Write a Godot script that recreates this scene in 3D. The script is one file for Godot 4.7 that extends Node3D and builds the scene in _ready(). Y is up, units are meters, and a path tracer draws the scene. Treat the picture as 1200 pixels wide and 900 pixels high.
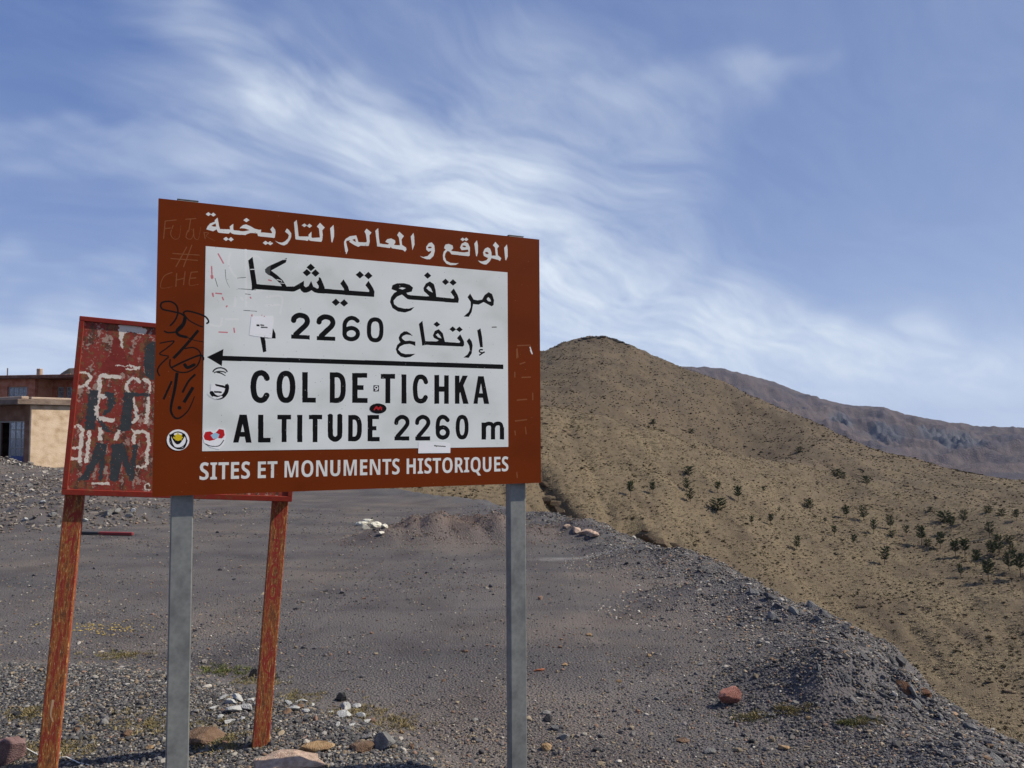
extends Node3D
# A pass in a dry mountain range: a brown and white road sign, a rusty board behind it, a gravel lot and bare hills.
const EYE := Vector3(0, 1.6, 0)
const FOCAL := 936.0            # pixels of the 1200 x 900 photograph
const PITCH := 0.0593
const ROLL := -0.0052
const SUN_AZIMUTH := 94.0       # degrees from straight behind the camera towards the right
const SUN_HEIGHT := 45.0

var cam_x: Vector3
var cam_y: Vector3
var cam_f: Vector3
var to_sun: Vector3
var rng := RandomNumberGenerator.new()
var n_broad := FastNoiseLite.new()
var n_mid := FastNoiseLite.new()
var n_fine := FastNoiseLite.new()
var n_ridge := FastNoiseLite.new()
var n_rill := FastNoiseLite.new()
var used := {}
var M := {}

# ---------------------------------------------------------------- helpers
func ray(px: float, py: float) -> Vector3:
	return cam_f + cam_x * ((px - 600.0) / FOCAL) + cam_y * ((450.0 - py) / FOCAL)

func spot(px: float, py: float, depth: float) -> Vector3:
	var r := ray(px, py)
	return EYE + r * (depth / -r.z)

func height_at(px: float, py: float, depth: float) -> float:
	return spot(px, py, depth).y

func on_lot(px: float, py: float) -> Vector3:
	var r := ray(px, py)
	var t := 1.0
	while t < 60.0:
		var p := EYE + r * t
		if p.y < lot_height(p.x, p.z):
			return Vector3(p.x, lot_height(p.x, p.z), p.z)
		t *= 1.006
	return EYE + r * t

func on_hill(px: float, py: float) -> Vector3:
	var r := ray(px, py)
	var t := 45.0
	while t < 320.0:
		var p := EYE + r * t
		if p.y < hill_height(p.x, p.z):
			return Vector3(p.x, hill_height(p.x, p.z), p.z)
		t *= 1.0025
	return Vector3.INF

func noise(seed_: int, frequency: float, octaves: int, kind := FastNoiseLite.TYPE_SIMPLEX_SMOOTH) -> FastNoiseLite:
	var n := FastNoiseLite.new()
	n.seed = seed_
	n.noise_type = kind
	n.frequency = frequency
	n.fractal_octaves = octaves
	n.fractal_type = FastNoiseLite.FRACTAL_FBM if octaves > 1 else FastNoiseLite.FRACTAL_NONE
	return n

func lin(r: float, g: float, b: float) -> Color:
	return Color(r, g, b).linear_to_srgb()

func noise_texture(n: FastNoiseLite, size: int, stops: Array, colours: Array) -> NoiseTexture2D:
	var t := NoiseTexture2D.new()
	t.width = size
	t.height = size
	t.seamless = true
	t.noise = n
	var g := Gradient.new()
	g.offsets = PackedFloat32Array(stops)
	g.colors = PackedColorArray(colours)
	t.color_ramp = g
	return t

func height_texture(n: FastNoiseLite, size: int) -> NoiseTexture2D:
	var t := NoiseTexture2D.new()
	t.width = size
	t.height = size
	t.seamless = true
	t.noise = n
	return t

func plain(colour: Color, rough := 0.85, metal := 0.0) -> StandardMaterial3D:
	var m := StandardMaterial3D.new()
	m.albedo_color = colour
	m.roughness = rough
	m.metallic = metal
	return m

func mottled(tex: Texture2D, per_metre: float, rough: float, bump: Texture2D = null, bump_cm := 0.0, coarse: Texture2D = null, coarse_per_metre := 0.1, world := true) -> StandardMaterial3D:
	var m := StandardMaterial3D.new()
	m.albedo_texture = tex
	m.roughness = rough
	m.uv1_triplanar = true
	m.uv1_world_triplanar = world
	m.uv1_scale = Vector3.ONE * per_metre
	m.metallic_specular = 0.3
	if bump:
		m.heightmap_enabled = true
		m.heightmap_texture = bump
		m.heightmap_scale = bump_cm
	if coarse:
		m.detail_enabled = true
		m.detail_albedo = coarse
		m.detail_blend_mode = BaseMaterial3D.BLEND_MODE_MUL
		m.detail_uv_layer = BaseMaterial3D.DETAIL_UV_2
		m.uv2_triplanar = true
		m.uv2_world_triplanar = world
		m.uv2_scale = Vector3.ONE * coarse_per_metre
	return m

func fresh(called: String) -> String:
	var k: int = used.get(called, 0)
	used[called] = k + 1
	return called if k == 0 else "%s_%03d" % [called, k]

func tag(o: Node, label: String, category: String, group := "", kind := "") -> void:
	if label: o.set_meta("label", label)
	if category: o.set_meta("category", category)
	if group: o.set_meta("group", group)
	if kind: o.set_meta("kind", kind)

func thing(called: String, where: Vector3, label: String, category: String, group := "") -> Node3D:
	var o := Node3D.new()
	o.name = fresh(called)
	add_child(o)
	o.position = where
	tag(o, label, category, group)
	return o

func part(called: String, mesh: Mesh, mat: Material, parent: Node, at := Vector3.ZERO, basis_ := Basis()) -> MeshInstance3D:
	var o := MeshInstance3D.new()
	o.name = fresh(called) if parent == self else called
	o.mesh = mesh
	o.material_override = mat
	parent.add_child(o, true)
	o.transform = Transform3D(basis_, at)
	return o

# a box with chamfered edges
func block(size: Vector3, chamfer := 0.0) -> ArrayMesh:
	var st := SurfaceTool.new()
	st.begin(Mesh.PRIMITIVE_TRIANGLES)
	st.set_smooth_group(-1)
	add_block(st, size, Vector3.ZERO, Basis(), chamfer)
	st.generate_normals()
	return st.commit()

func tri(st: SurfaceTool, a: Vector3, b: Vector3, c: Vector3, centre: Vector3) -> void:
	# front faces run clockwise: turn the triangle so that it faces away from the centre
	if (b - a).cross(c - a).dot((a + b + c) / 3.0 - centre) > 0.0:
		st.add_vertex(a); st.add_vertex(c); st.add_vertex(b)
	else:
		st.add_vertex(a); st.add_vertex(b); st.add_vertex(c)

func add_block(st: SurfaceTool, size: Vector3, at: Vector3, turn: Basis, chamfer := 0.0) -> void:
	var h := size * 0.5
	var c := minf(chamfer, minf(h.x, minf(h.y, h.z)) * 0.9)
	var pts := []
	for sx in [-1, 1]:
		for sy in [-1, 1]:
			for sz in [-1, 1]:
				var k := Vector3(h.x * sx, h.y * sy, h.z * sz)
				pts.append([k - Vector3(0, c * sy, c * sz), k - Vector3(c * sx, 0, c * sz), k - Vector3(c * sx, c * sy, 0)])
	var quad := func(a, b, d, e):
		var v := [at + turn * a, at + turn * b, at + turn * d, at + turn * e]
		tri(st, v[0], v[1], v[2], at)
		tri(st, v[0], v[2], v[3], at)
	quad.call(pts[0][0], pts[1][0], pts[3][0], pts[2][0])
	quad.call(pts[4][0], pts[5][0], pts[7][0], pts[6][0])
	quad.call(pts[0][1], pts[1][1], pts[5][1], pts[4][1])
	quad.call(pts[2][1], pts[3][1], pts[7][1], pts[6][1])
	quad.call(pts[0][2], pts[2][2], pts[6][2], pts[4][2])
	quad.call(pts[1][2], pts[3][2], pts[7][2], pts[5][2])
	if c > 0.0:
		for e in [[0, 1, 0, 1], [2, 3, 0, 1], [4, 5, 0, 1], [6, 7, 0, 1], [0, 2, 0, 2], [1, 3, 0, 2], [4, 6, 0, 2], [5, 7, 0, 2], [0, 4, 1, 2], [1, 5, 1, 2], [2, 6, 1, 2], [3, 7, 1, 2]]:
			quad.call(pts[e[0]][e[2]], pts[e[1]][e[2]], pts[e[1]][e[3]], pts[e[0]][e[3]])
		for p in pts:
			tri(st, at + turn * p[0], at + turn * p[1], at + turn * p[2], at)

# a tapered tube through points
func add_tube(st: SurfaceTool, pts: Array, radii: Array, sides := 6) -> void:
	var rings := []
	for i in pts.size():
		var dir: Vector3 = (pts[mini(i + 1, pts.size() - 1)] - pts[maxi(i - 1, 0)]).normalized()
		var side := dir.cross(Vector3.UP if absf(dir.y) < 0.9 else Vector3.RIGHT).normalized()
		var up := side.cross(dir)
		var ring := []
		for k in sides:
			var a := TAU * k / sides
			ring.append(pts[i] + (side * cos(a) + up * sin(a)) * radii[i])
		rings.append(ring)
	for i in pts.size() - 1:
		var mid: Vector3 = (pts[i] + pts[i + 1]) * 0.5
		for k in sides:
			var k2 := (k + 1) % sides
			tri(st, rings[i][k], rings[i][k2], rings[i + 1][k2], mid)
			tri(st, rings[i][k], rings[i + 1][k2], rings[i + 1][k], mid)
	for e in [0, pts.size() - 1]:
		var inner: Vector3 = pts[1] if e == 0 else pts[pts.size() - 2]
		for k in range(1, sides - 1):
			tri(st, rings[e][0], rings[e][k], rings[e][k + 1], inner)

# an angular stone: a ball pushed about by noise and cut by planes
func stone(seed_: int, size: Vector3, cuts: int, detail := 1, sharp := 0.72) -> ArrayMesh:
	var r := RandomNumberGenerator.new()
	r.seed = seed_
	var t := (1.0 + sqrt(5.0)) / 2.0
	var v: Array = [Vector3(-1, t, 0), Vector3(1, t, 0), Vector3(-1, -t, 0), Vector3(1, -t, 0), Vector3(0, -1, t), Vector3(0, 1, t), Vector3(0, -1, -t), Vector3(0, 1, -t), Vector3(t, 0, -1), Vector3(t, 0, 1), Vector3(-t, 0, -1), Vector3(-t, 0, 1)]
	var f: Array = [[0, 11, 5], [0, 5, 1], [0, 1, 7], [0, 7, 10], [0, 10, 11], [1, 5, 9], [5, 11, 4], [11, 10, 2], [10, 7, 6], [7, 1, 8], [3, 9, 4], [3, 4, 2], [3, 2, 6], [3, 6, 8], [3, 8, 9], [4, 9, 5], [2, 4, 11], [6, 2, 10], [8, 6, 7], [9, 8, 1]]
	var faces := []
	for q in f:
		faces.append([v[q[0]].normalized(), v[q[1]].normalized(), v[q[2]].normalized()])
	for d in detail:
		var more := []
		for q in faces:
			var a: Vector3 = (q[0] + q[1]).normalized()
			var b: Vector3 = (q[1] + q[2]).normalized()
			var c: Vector3 = (q[2] + q[0]).normalized()
			more.append_array([[q[0], a, c], [a, q[1], b], [c, b, q[2]], [a, b, c]])
		faces = more
	var planes := []
	for k in cuts:
		planes.append([Vector3(r.randfn(), r.randfn(), r.randfn()).normalized(), r.randf_range(sharp - 0.22, sharp + 0.12)])
	var n := noise(seed_, 0.9, 2)
	var st := SurfaceTool.new()
	st.begin(Mesh.PRIMITIVE_TRIANGLES)
	st.set_smooth_group(-1)
	for q in faces:
		var w := []
		for p: Vector3 in q:
			var x: Vector3 = p * (1.0 + 0.28 * n.get_noise_3dv(p * 1.3))
			for pl in planes:
				var over: float = x.dot(pl[0]) - pl[1]
				if over > 0.0:
					x -= pl[0] * over
			w.append(x * size * 0.5)
		tri(st, w[0], w[1], w[2], Vector3.ZERO)
	st.generate_normals()
	return st.commit()

# a sheet of rows x columns of points, smooth, facing up
func sheet(rows: int, columns: int, p: PackedVector3Array, c: PackedColorArray, closed := false) -> ArrayMesh:
	var normals := PackedVector3Array()
	normals.resize(p.size())
	var index := PackedInt32Array()
	var wide := columns if closed else columns - 1
	for i in rows - 1:
		for j in wide:
			var a := i * columns + j
			var b := i * columns + (j + 1) % columns
			var d := a + columns
			var e := b + columns
			for q in [[a, b, d], [b, e, d]]:
				var n := (p[q[1]] - p[q[0]]).cross(p[q[2]] - p[q[0]])
				if n.y > 0.0:
					index.append(q[0]); index.append(q[2]); index.append(q[1])
				else:
					n = -n
					index.append(q[0]); index.append(q[1]); index.append(q[2])
				normals[q[0]] += n
				normals[q[1]] += n
				normals[q[2]] += n
	for i in normals.size():
		normals[i] = normals[i].normalized()
	var arrays := []
	arrays.resize(Mesh.ARRAY_MAX)
	arrays[Mesh.ARRAY_VERTEX] = p
	arrays[Mesh.ARRAY_NORMAL] = normals
	arrays[Mesh.ARRAY_INDEX] = index
	if c.size():
		arrays[Mesh.ARRAY_COLOR] = c
	var m := ArrayMesh.new()
	m.add_surface_from_arrays(Mesh.PRIMITIVE_TRIANGLES, arrays)
	return m

func scatter(called: String, mesh: Mesh, mat: Material, where: Array, tints: Array, label: String, category: String) -> void:
	var mm := MultiMesh.new()
	mm.transform_format = MultiMesh.TRANSFORM_3D
	mm.use_colors = true
	mm.mesh = mesh
	mm.instance_count = where.size()
	for i in where.size():
		mm.set_instance_transform(i, where[i])
		mm.set_instance_color(i, tints[i])
	var o := MultiMeshInstance3D.new()
	o.name = fresh(called)
	o.multimesh = mm
	o.material_override = mat
	add_child(o)
	tag(o, label, category, "", "stuff")

func table(t: Array, x: float) -> float:
	# piecewise linear look-up in a list of [x, y]
	if x <= t[0][0]: return t[0][1]
	for i in range(1, t.size()):
		if x <= t[i][0]:
			return lerpf(t[i - 1][1], t[i][1], (x - t[i - 1][0]) / (t[i][0] - t[i - 1][0]))
	return t[-1][1]

func smooth(a: float, b: float, x: float) -> float:
	var t := clampf((x - a) / (b - a), 0.0, 1.0)
	return t * t * (3.0 - 2.0 * t)

# ---------------------------------------------------------------- sky
const BANDS := [
	# the long diagonal sweep: photograph column and row of both ends, width, density
	[130, -80, 240, 30, 40, 0.35], [240, 30, 320, 100, 36, 0.55], [320, 100, 440, 165, 36, 0.75], [440, 165, 560, 235, 42, 0.8], [560, 235, 660, 315, 62, 0.95], [640, 330, 820, 385, 55, 1.0], [820, 385, 990, 410, 32, 0.9], [990, 410, 1110, 416, 20, 0.6],
	# its thin veil below and to the left
	[300, 190, 560, 260, 85, 0.42], [-200, 178, 240, 176, 24, 0.18], [-150, 146, 160, 154, 10, 0.22], [-100, 205, 260, 185, 12, 0.14], [200, 130, 300, 190, 60, 0.2],
	# feathers at the top
	[400, 20, 620, 60, 60, 0.18], [600, 75, 740, 95, 46, 0.26], [720, 104, 880, 96, 20, 0.24], [860, 92, 970, 64, 10, 0.2], [580, 140, 800, 150, 40, 0.26], [560, 200, 760, 210, 45, 0.36], [640, 260, 800, 300, 40, 0.3],
	# low banks
	[-300, 395, 200, 395, 28, 0.6], [-200, 292, 165, 302, 9, 0.26], [-200, 322, 175, 324, 7, 0.22], [-200, 435, 260, 435, 46, 0.7],
	[640, 420, 1200, 470, 50, 0.65], [1100, 430, 1600, 480, 46, 0.35]]

func sky_picture() -> ImageTexture:
	var w := 4096
	var h := 2048
	var wisp := noise(3, 1.0, 6)
	wisp.fractal_gain = 0.58
	var fibre := noise(9, 1.0, 6)
	fibre.fractal_gain = 0.62
	var warp := noise(5, 0.9, 2)
	var cover := noise(14, 0.55, 3)
	# the layout of the cloud bands, coarse
	var cw := 640
	var ch := 160
	var lay := Image.create_empty(cw, ch, false, Image.FORMAT_RF)
	for j in ch:
		var el := (1.0 - (j + 0.5) / ch) * PI * 0.5
		for i in cw:
			var az := ((i + 0.5) / cw) * TAU - PI       # 0 straight ahead, positive to the right
			var d := Vector3(sin(az) * cos(el), sin(el), -cos(az) * cos(el))
			var q := d / (d.y + 0.25)
			var v := 0.5 * smooth(0.05, 0.55, cover.get_noise_2d(q.x * 1.3 + 4.0, q.z * 1.3))
			var ahead := -d.z
			if ahead > 0.25:
				var bx := d.dot(cam_x) / d.dot(cam_f) * FOCAL + 600.0
				var by := 450.0 - d.dot(cam_y) / d.dot(cam_f) * FOCAL
				var wob := 26.0 * warp.get_noise_2d(bx * 0.008, by * 0.012)
				by += wob
				bx += 30.0 * warp.get_noise_2d(bx * 0.007 + 50.0, by * 0.012)
				var clear := 1.0
				for b in BANDS:
					var along := Vector2(b[2] - b[0], b[3] - b[1])
					var rel := Vector2(bx - b[0], by - b[1])
					var t := clampf(rel.dot(along) / along.length_squared(), 0.0, 1.0)
					var off: float = (rel - along * t).length() / b[4]
					if off < 3.0:
						clear *= 1.0 - 0.72 * b[5] * exp(-off * off * 0.7)
				v = lerpf(v, 1.0 - clear, smooth(0.25, 0.62, ahead))
			lay.set_pixel(i, j, Color(v, 0, 0))
	lay.resize(w, h / 2, Image.INTERPOLATE_CUBIC)
	var band := lay.get_data().to_float32_array()
	var out := PackedFloat32Array()
	out.resize(w * h * 3)
	out.fill(0.44)
	# every point ahead is worked out; behind, where detail is not needed, every third one
	for pass_ in 2:
		var step := 3 if pass_ == 0 else 1
		var i0 := 0 if pass_ == 0 else 1450
		var i1 := w if pass_ == 0 else 2650
		for j in range(0 if pass_ == 0 else 600, h / 2, step):
			var el := (0.5 - (j + 0.5) / h) * PI
			var e := rad_to_deg(el)
			var base := Vector3(0.066, 0.126, 0.33)
			base += Vector3(0.125, 0.185, 0.30) * exp(-e / 20.0)
			base += Vector3(0.34, 0.33, 0.19) * exp(-e / 7.5)
			var ce := cos(el)
			var se := sin(el)
			for i in range(i0, i1, step):
				var az := (i + 0.5) / w * TAU - PI
				var d := Vector3(sin(az) * ce, se, -cos(az) * ce)
				var toward := maxf(0.0, d.dot(to_sun))
				var c := base + Vector3(0.165, 0.165, 0.13) * (toward * toward)
				var b: float = band[j * w + i]
				var q := Vector2(d.x, d.z) / (se + 0.30) * 2.0
				var wx := warp.get_noise_2d(q.x, q.y)
				var wy := warp.get_noise_2d(q.x + 30.0, q.y)
				var u := q.x * 0.833 - q.y * 0.553
				var s := q.x * 0.553 + q.y * 0.833
				var f1 := wisp.get_noise_2d(u * 0.9 + wx * 0.35, s * 3.6 + wy * 0.8)
				var f2 := fibre.get_noise_2d(u * 3.4 - s * 3.0 + wx * 0.9, s * 11.0 + u * 3.5 + wy * 1.6)
				var dens := maxf(0.0, b * (0.86 + 0.52 * f1 + 0.20 * f2) + 0.05 * f1 + 0.02 * f2 + 0.02)
				c = c.lerp(Vector3(0.69, 0.765, 0.86), clampf(dens * 0.88, 0.0, 0.92))
				for y in step:
					for x in step:
						if i + x < w and j + y < h / 2:
							var k := ((j + y) * w + (i + x + w / 2) % w) * 3
							out[k] = c.x; out[k + 1] = c.y; out[k + 2] = c.z
	return ImageTexture.create_from_image(Image.create_from_data(w, h, false, Image.FORMAT_RGBF, out.to_byte_array()))

# ---------------------------------------------------------------- the shape of the land
const EDGE := [[-40, 3.4], [-12, 2.6], [-4, 2.3], [0, 2.2], [3.6, 2.3], [5.6, 2.4], [7.2, 2.4], [9.4, 2.1], [12.5, 1.5], [15, 0.6], [17, -0.4], [18.5, -1.2], [22, -4.2], [30, -9], [44, -14], [60, -22], [90, -40]]
const CREST := [[-6.0, 5.6], [-3.4, 5.3], [-2.55, 5.25], [-1.9, 4.9], [-1.28, 4.55], [-0.72, 4.15], [-0.3, 3.6], [0.0, 2.8], [0.3, 1.5], [2.0, -2.0]]
const HEAPS := [[1.88, -4.8, 0.62, 0.21], [1.70, -7.3, 0.8, 0.16], [2.3, -6.7, 0.5, 0.08], [1.55, -9.6, 0.8, 0.08], [0.9, -12.4, 0.8, 0.16],
	[-1.7, -12.0, 0.8, 0.20], [-0.9, -12.2, 0.9, 0.30], [-0.1, -12.0, 0.7, 0.24], [-8.4, -14.8, 1.5, 0.24], [-7.0, -15.2, 1.1, 0.20], [-9.5, -18.0, 2.0, 0.26], [-13, -24, 3.0, 0.28], [-11, -21, 2.4, 0.2], [-20.6, -31.3, 2.2, 0.5]]
var edge_at := PackedFloat32Array()
var crest_at := PackedFloat32Array()

func edge_side(x: float, z: float) -> float:
	# how far outside the lot a point lies, in metres; negative inside
	var f := clampf((-z + 40.0) * 5.0, 0.0, 648.0)
	var i := int(f)
	var e := lerpf(edge_at[i], edge_at[i + 1], f - i)
	var slope := (edge_at[i + 1] - edge_at[i]) * 5.0
	return (x - e + 0.42 * n_mid.get_noise_2d(7.7, z * 0.55) + 0.10 * n_mid.get_noise_2d(2.1, z * 2.0)) / sqrt(1.0 + slope * slope)

func crest_depth(x: float) -> float:
	var f := clampf((x + 8.0) * 20.0, 0.0, 218.0)
	var i := int(f)
	return lerpf(crest_at[i], crest_at[i + 1], f - i)

func lot_height(x: float, z: float) -> float:
	var d := -z
	var h := 0.008 * maxf(0.0, d - 13.0)
	h += 0.035 * n_broad.get_noise_2d(x, z) + 0.010 * n_mid.get_noise_2d(x, z)
	for p in HEAPS:
		var dx: float = x - p[0]
		var dz: float = z - p[1]
		var q: float = (dx * dx + dz * dz) / (p[2] * p[2])
		if q < 4.0:
			var r := sqrt(q)
			h += p[3] * (1.0 - smooth(0.0, 1.25, r)) * (1.0 + 0.5 * n_mid.get_noise_2d(x * 2.0, z * 2.0))
	if x < 2.0 and d < 7.0 and d > 0.0:
		var c := d - crest_depth(x)
		h += 0.12 * smooth(0.55, -0.15, c) * smooth(-1.7, -0.2, c)
		if c < 0.0:
			h += 0.012 * n_mid.get_noise_2d(x * 3.0, z * 3.0)
	var s := edge_side(x, z)
	if s > -2.0:
		var near := exp(-pow((s + 0.25) / 0.42, 2.0))
		h += near * (0.07 + 0.13 * n_mid.get_noise_2d(x * 0.8 + 9.0, z * 0.8)) * smooth(1.0, 3.0, d)
		h += 0.05 * smooth(-1.0, 0.2, s) * n_mid.get_noise_2d(x * 2.2, z * 2.2)
		if s > 0.0:
			h -= 0.30 * minf(s, 0.6) + 0.85 * maxf(0.0, s - 0.3)
	return maxf(h, -40.0)

# columns of the far slopes: photograph column, then distance and photograph row of foot, spur crest and skyline
const SLOPES := [
	[-400, 62, 556, 95, 520, 150, 462], [0, 62, 556, 95, 520, 150, 455], [55, 62, 556, 95, 520, 140, 447], [64, 62, 556, 95, 518, 135, 440], [76, 62, 556, 95, 515, 130, 427], [100, 62, 556, 95, 515, 130, 422], [125, 62, 556, 95, 515, 140, 428], [300, 64, 566, 100, 490, 170, 432],
	[450, 72, 592, 106, 470, 195, 426], [560, 78, 603, 110, 464, 210, 419], [635, 80, 625, 112, 470, 216, 411], [665, 80, 638, 114, 477, 220, 397], [690, 80, 646, 116, 482, 222, 391], [715, 80, 656, 117, 487, 221, 392], [740, 79, 666, 119, 493, 217, 402], [770, 78, 677, 121, 500, 212, 415],
	[800, 78, 690, 123, 509, 207, 427], [860, 76, 714, 128, 529, 196, 451], [910, 74, 738, 131, 546, 185, 474], [960, 72, 766, 132, 558, 176, 496], [1000, 70, 790, 130, 566, 170, 515], [1040, 67, 818, 126, 578, 165, 529], [1100, 62, 860, 117, 596, 158, 547],
	[1150, 58, 900, 108, 611, 153, 556], [1200, 55, 940, 100, 626, 148, 561], [1400, 50, 1040, 95, 660, 145, 575], [1700, 50, 1100, 95, 690, 145, 590]]
var slope_columns := []

func make_slopes() -> void:
	for k in 211:
		var px := -400.0 + 10.0 * k
		var i := 1
		while i < SLOPES.size() - 1 and SLOPES[i][0] < px:
			i += 1
		var f := clampf((px - SLOPES[i - 1][0]) / float(SLOPES[i][0] - SLOPES[i - 1][0]), 0.0, 1.0)
		var v := []
		for q in range(1, 7):
			v.append(lerpf(SLOPES[i - 1][q], SLOPES[i][q], f))
		var y0 := height_at(px, v[1], v[0])
		var y1 := height_at(px, v[3], v[2])
		var y3 := height_at(px, v[5], v[4])
		var straight := lerpf(y1, y3, 22.0 / (v[4] - v[2]))
		var dip := lerpf(y1 - 4.0, straight, smooth(850.0, 980.0, px))
		slope_columns.append([v[0] - 45.0, y0 + 3.0, v[0] - 14.0, y0 - 3.0, v[0], y0, v[2], y1, v[2] + 22.0, dip, v[4], y3, v[4] + 25.0, y3 - 4.0, v[4] + 130.0, y3 - 40.0, v[4] + 400.0, y3 - 70.0])

func along(c: Array, d: float) -> float:
	if d <= c[0]: return c[1]
	for i in range(2, 18, 2):
		if d <= c[i]:
			return lerpf(c[i - 1], c[i + 1], (d - c[i - 2]) / (c[i] - c[i - 2]))
	return c[17]

func hill_height(x: float, z: float) -> float:
	var d := -z
	var f := clampf((x / d * FOCAL + 1000.0) / 10.0, 0.0, 209.0)
	var i := int(f)
	var a: Array = slope_columns[i]
	var b: Array = slope_columns[i + 1]
	f -= i
	var h := 0.0
	for off in [-4.0, 0.0, 4.0]:
		h += lerpf(along(a, d + off), along(b, d + off), f)
	h /= 3.0
	var rough := smooth(40.0, 70.0, d)
	var g := n_ridge.get_noise_2d(x, z * 0.6)
	h += rough * (0.75 * g * smooth(20.0, 0.0, absf(d - 150.0) - 60.0) + 0.35 * n_broad.get_noise_2d(x * 0.35, z * 0.35) + 0.10 * n_mid.get_noise_2d(x * 0.6, z * 0.6))
	for g2 in CUTS:
		var p := Vector2(x, d)
		var along_cut := Vector2(g2[2] - g2[0], g2[3] - g2[1])
		var t := clampf((p - Vector2(g2[0], g2[1])).dot(along_cut) / along_cut.length_squared(), 0.0, 1.0)
		var off := p - Vector2(g2[0], g2[1]) - along_cut * t
		var q: float = off.length_squared() / (g2[4] * g2[4])
		if q < 4.0:
			h -= g2[5] * exp(-q * 1.6) * (1.0 + 0.5 * n_mid.get_noise_2d(x, z))
	h -= rough * 0.20 * (0.4 + smooth(-0.1, 0.4, n_broad.get_noise_2d(x * 0.12, z * 0.12))) * smooth(0.25, 0.75, n_rill.get_noise_2d(x * 1.0, z * 0.28))
	# little terraces worn along the slope
	h += rough * 0.07 * sin(h * 4.2 + 2.5 * n_broad.get_noise_2d(x * 0.3, z * 0.3 + 50.0))
	return h

# worn gullies in the spur: x and depth of both ends, width, depth
const CUTS := [[3.2, 92.0, 4.6, 87.0, 1.3, 2.0], [4.6, 87.0, 7.8, 81.0, 1.5, 2.6], [12.8, 86.0, 15.6, 81.5, 1.2, 1.8], [13.5, 86.5, 16.4, 81.0, 1.4, 1.4]]

const RANGE := [[-900, 380], [-300, 400], [0, 465], [200, 450], [350, 425], [600, 411], [640, 413], [700, 422], [760, 428], [810, 431], [850, 434], [880, 442], [910, 450], [940, 462], [960, 468], [1000, 476], [1035, 478], [1060, 487], [1100, 494], [1140, 500], [1180, 502.5], [1220, 502.5], [1400, 498], [1700, 480], [2200, 470]]

# bare grey cliffs on the range: photograph column, distance, half width, half depth
const BADLANDS := [[985, 1560, 15, 80], [1042, 1480, 24, 70], [1130, 1490, 44, 110], [1090, 1560, 18, 60]]

var hill_grid := PackedVector3Array()
var hill_cols := 0

func hill_quick(x: float, d: float) -> float:
	# the height of the built hillside, between its points
	var f := log(d / 34.0) / log(1.0085)
	var g := (x / d * FOCAL + 1020.0) / 3.2
	var i := clampi(int(f), 0, hill_grid.size() / hill_cols - 2)
	var j := clampi(int(g), 0, hill_cols - 2)
	f = clampf(f - i, 0.0, 1.0)
	g = clampf(g - j, 0.0, 1.0)
	var k := i * hill_cols + j
	return lerpf(lerpf(hill_grid[k].y, hill_grid[k + 1].y, g), lerpf(hill_grid[k + hill_cols].y, hill_grid[k + hill_cols + 1].y, g), f)

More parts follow.
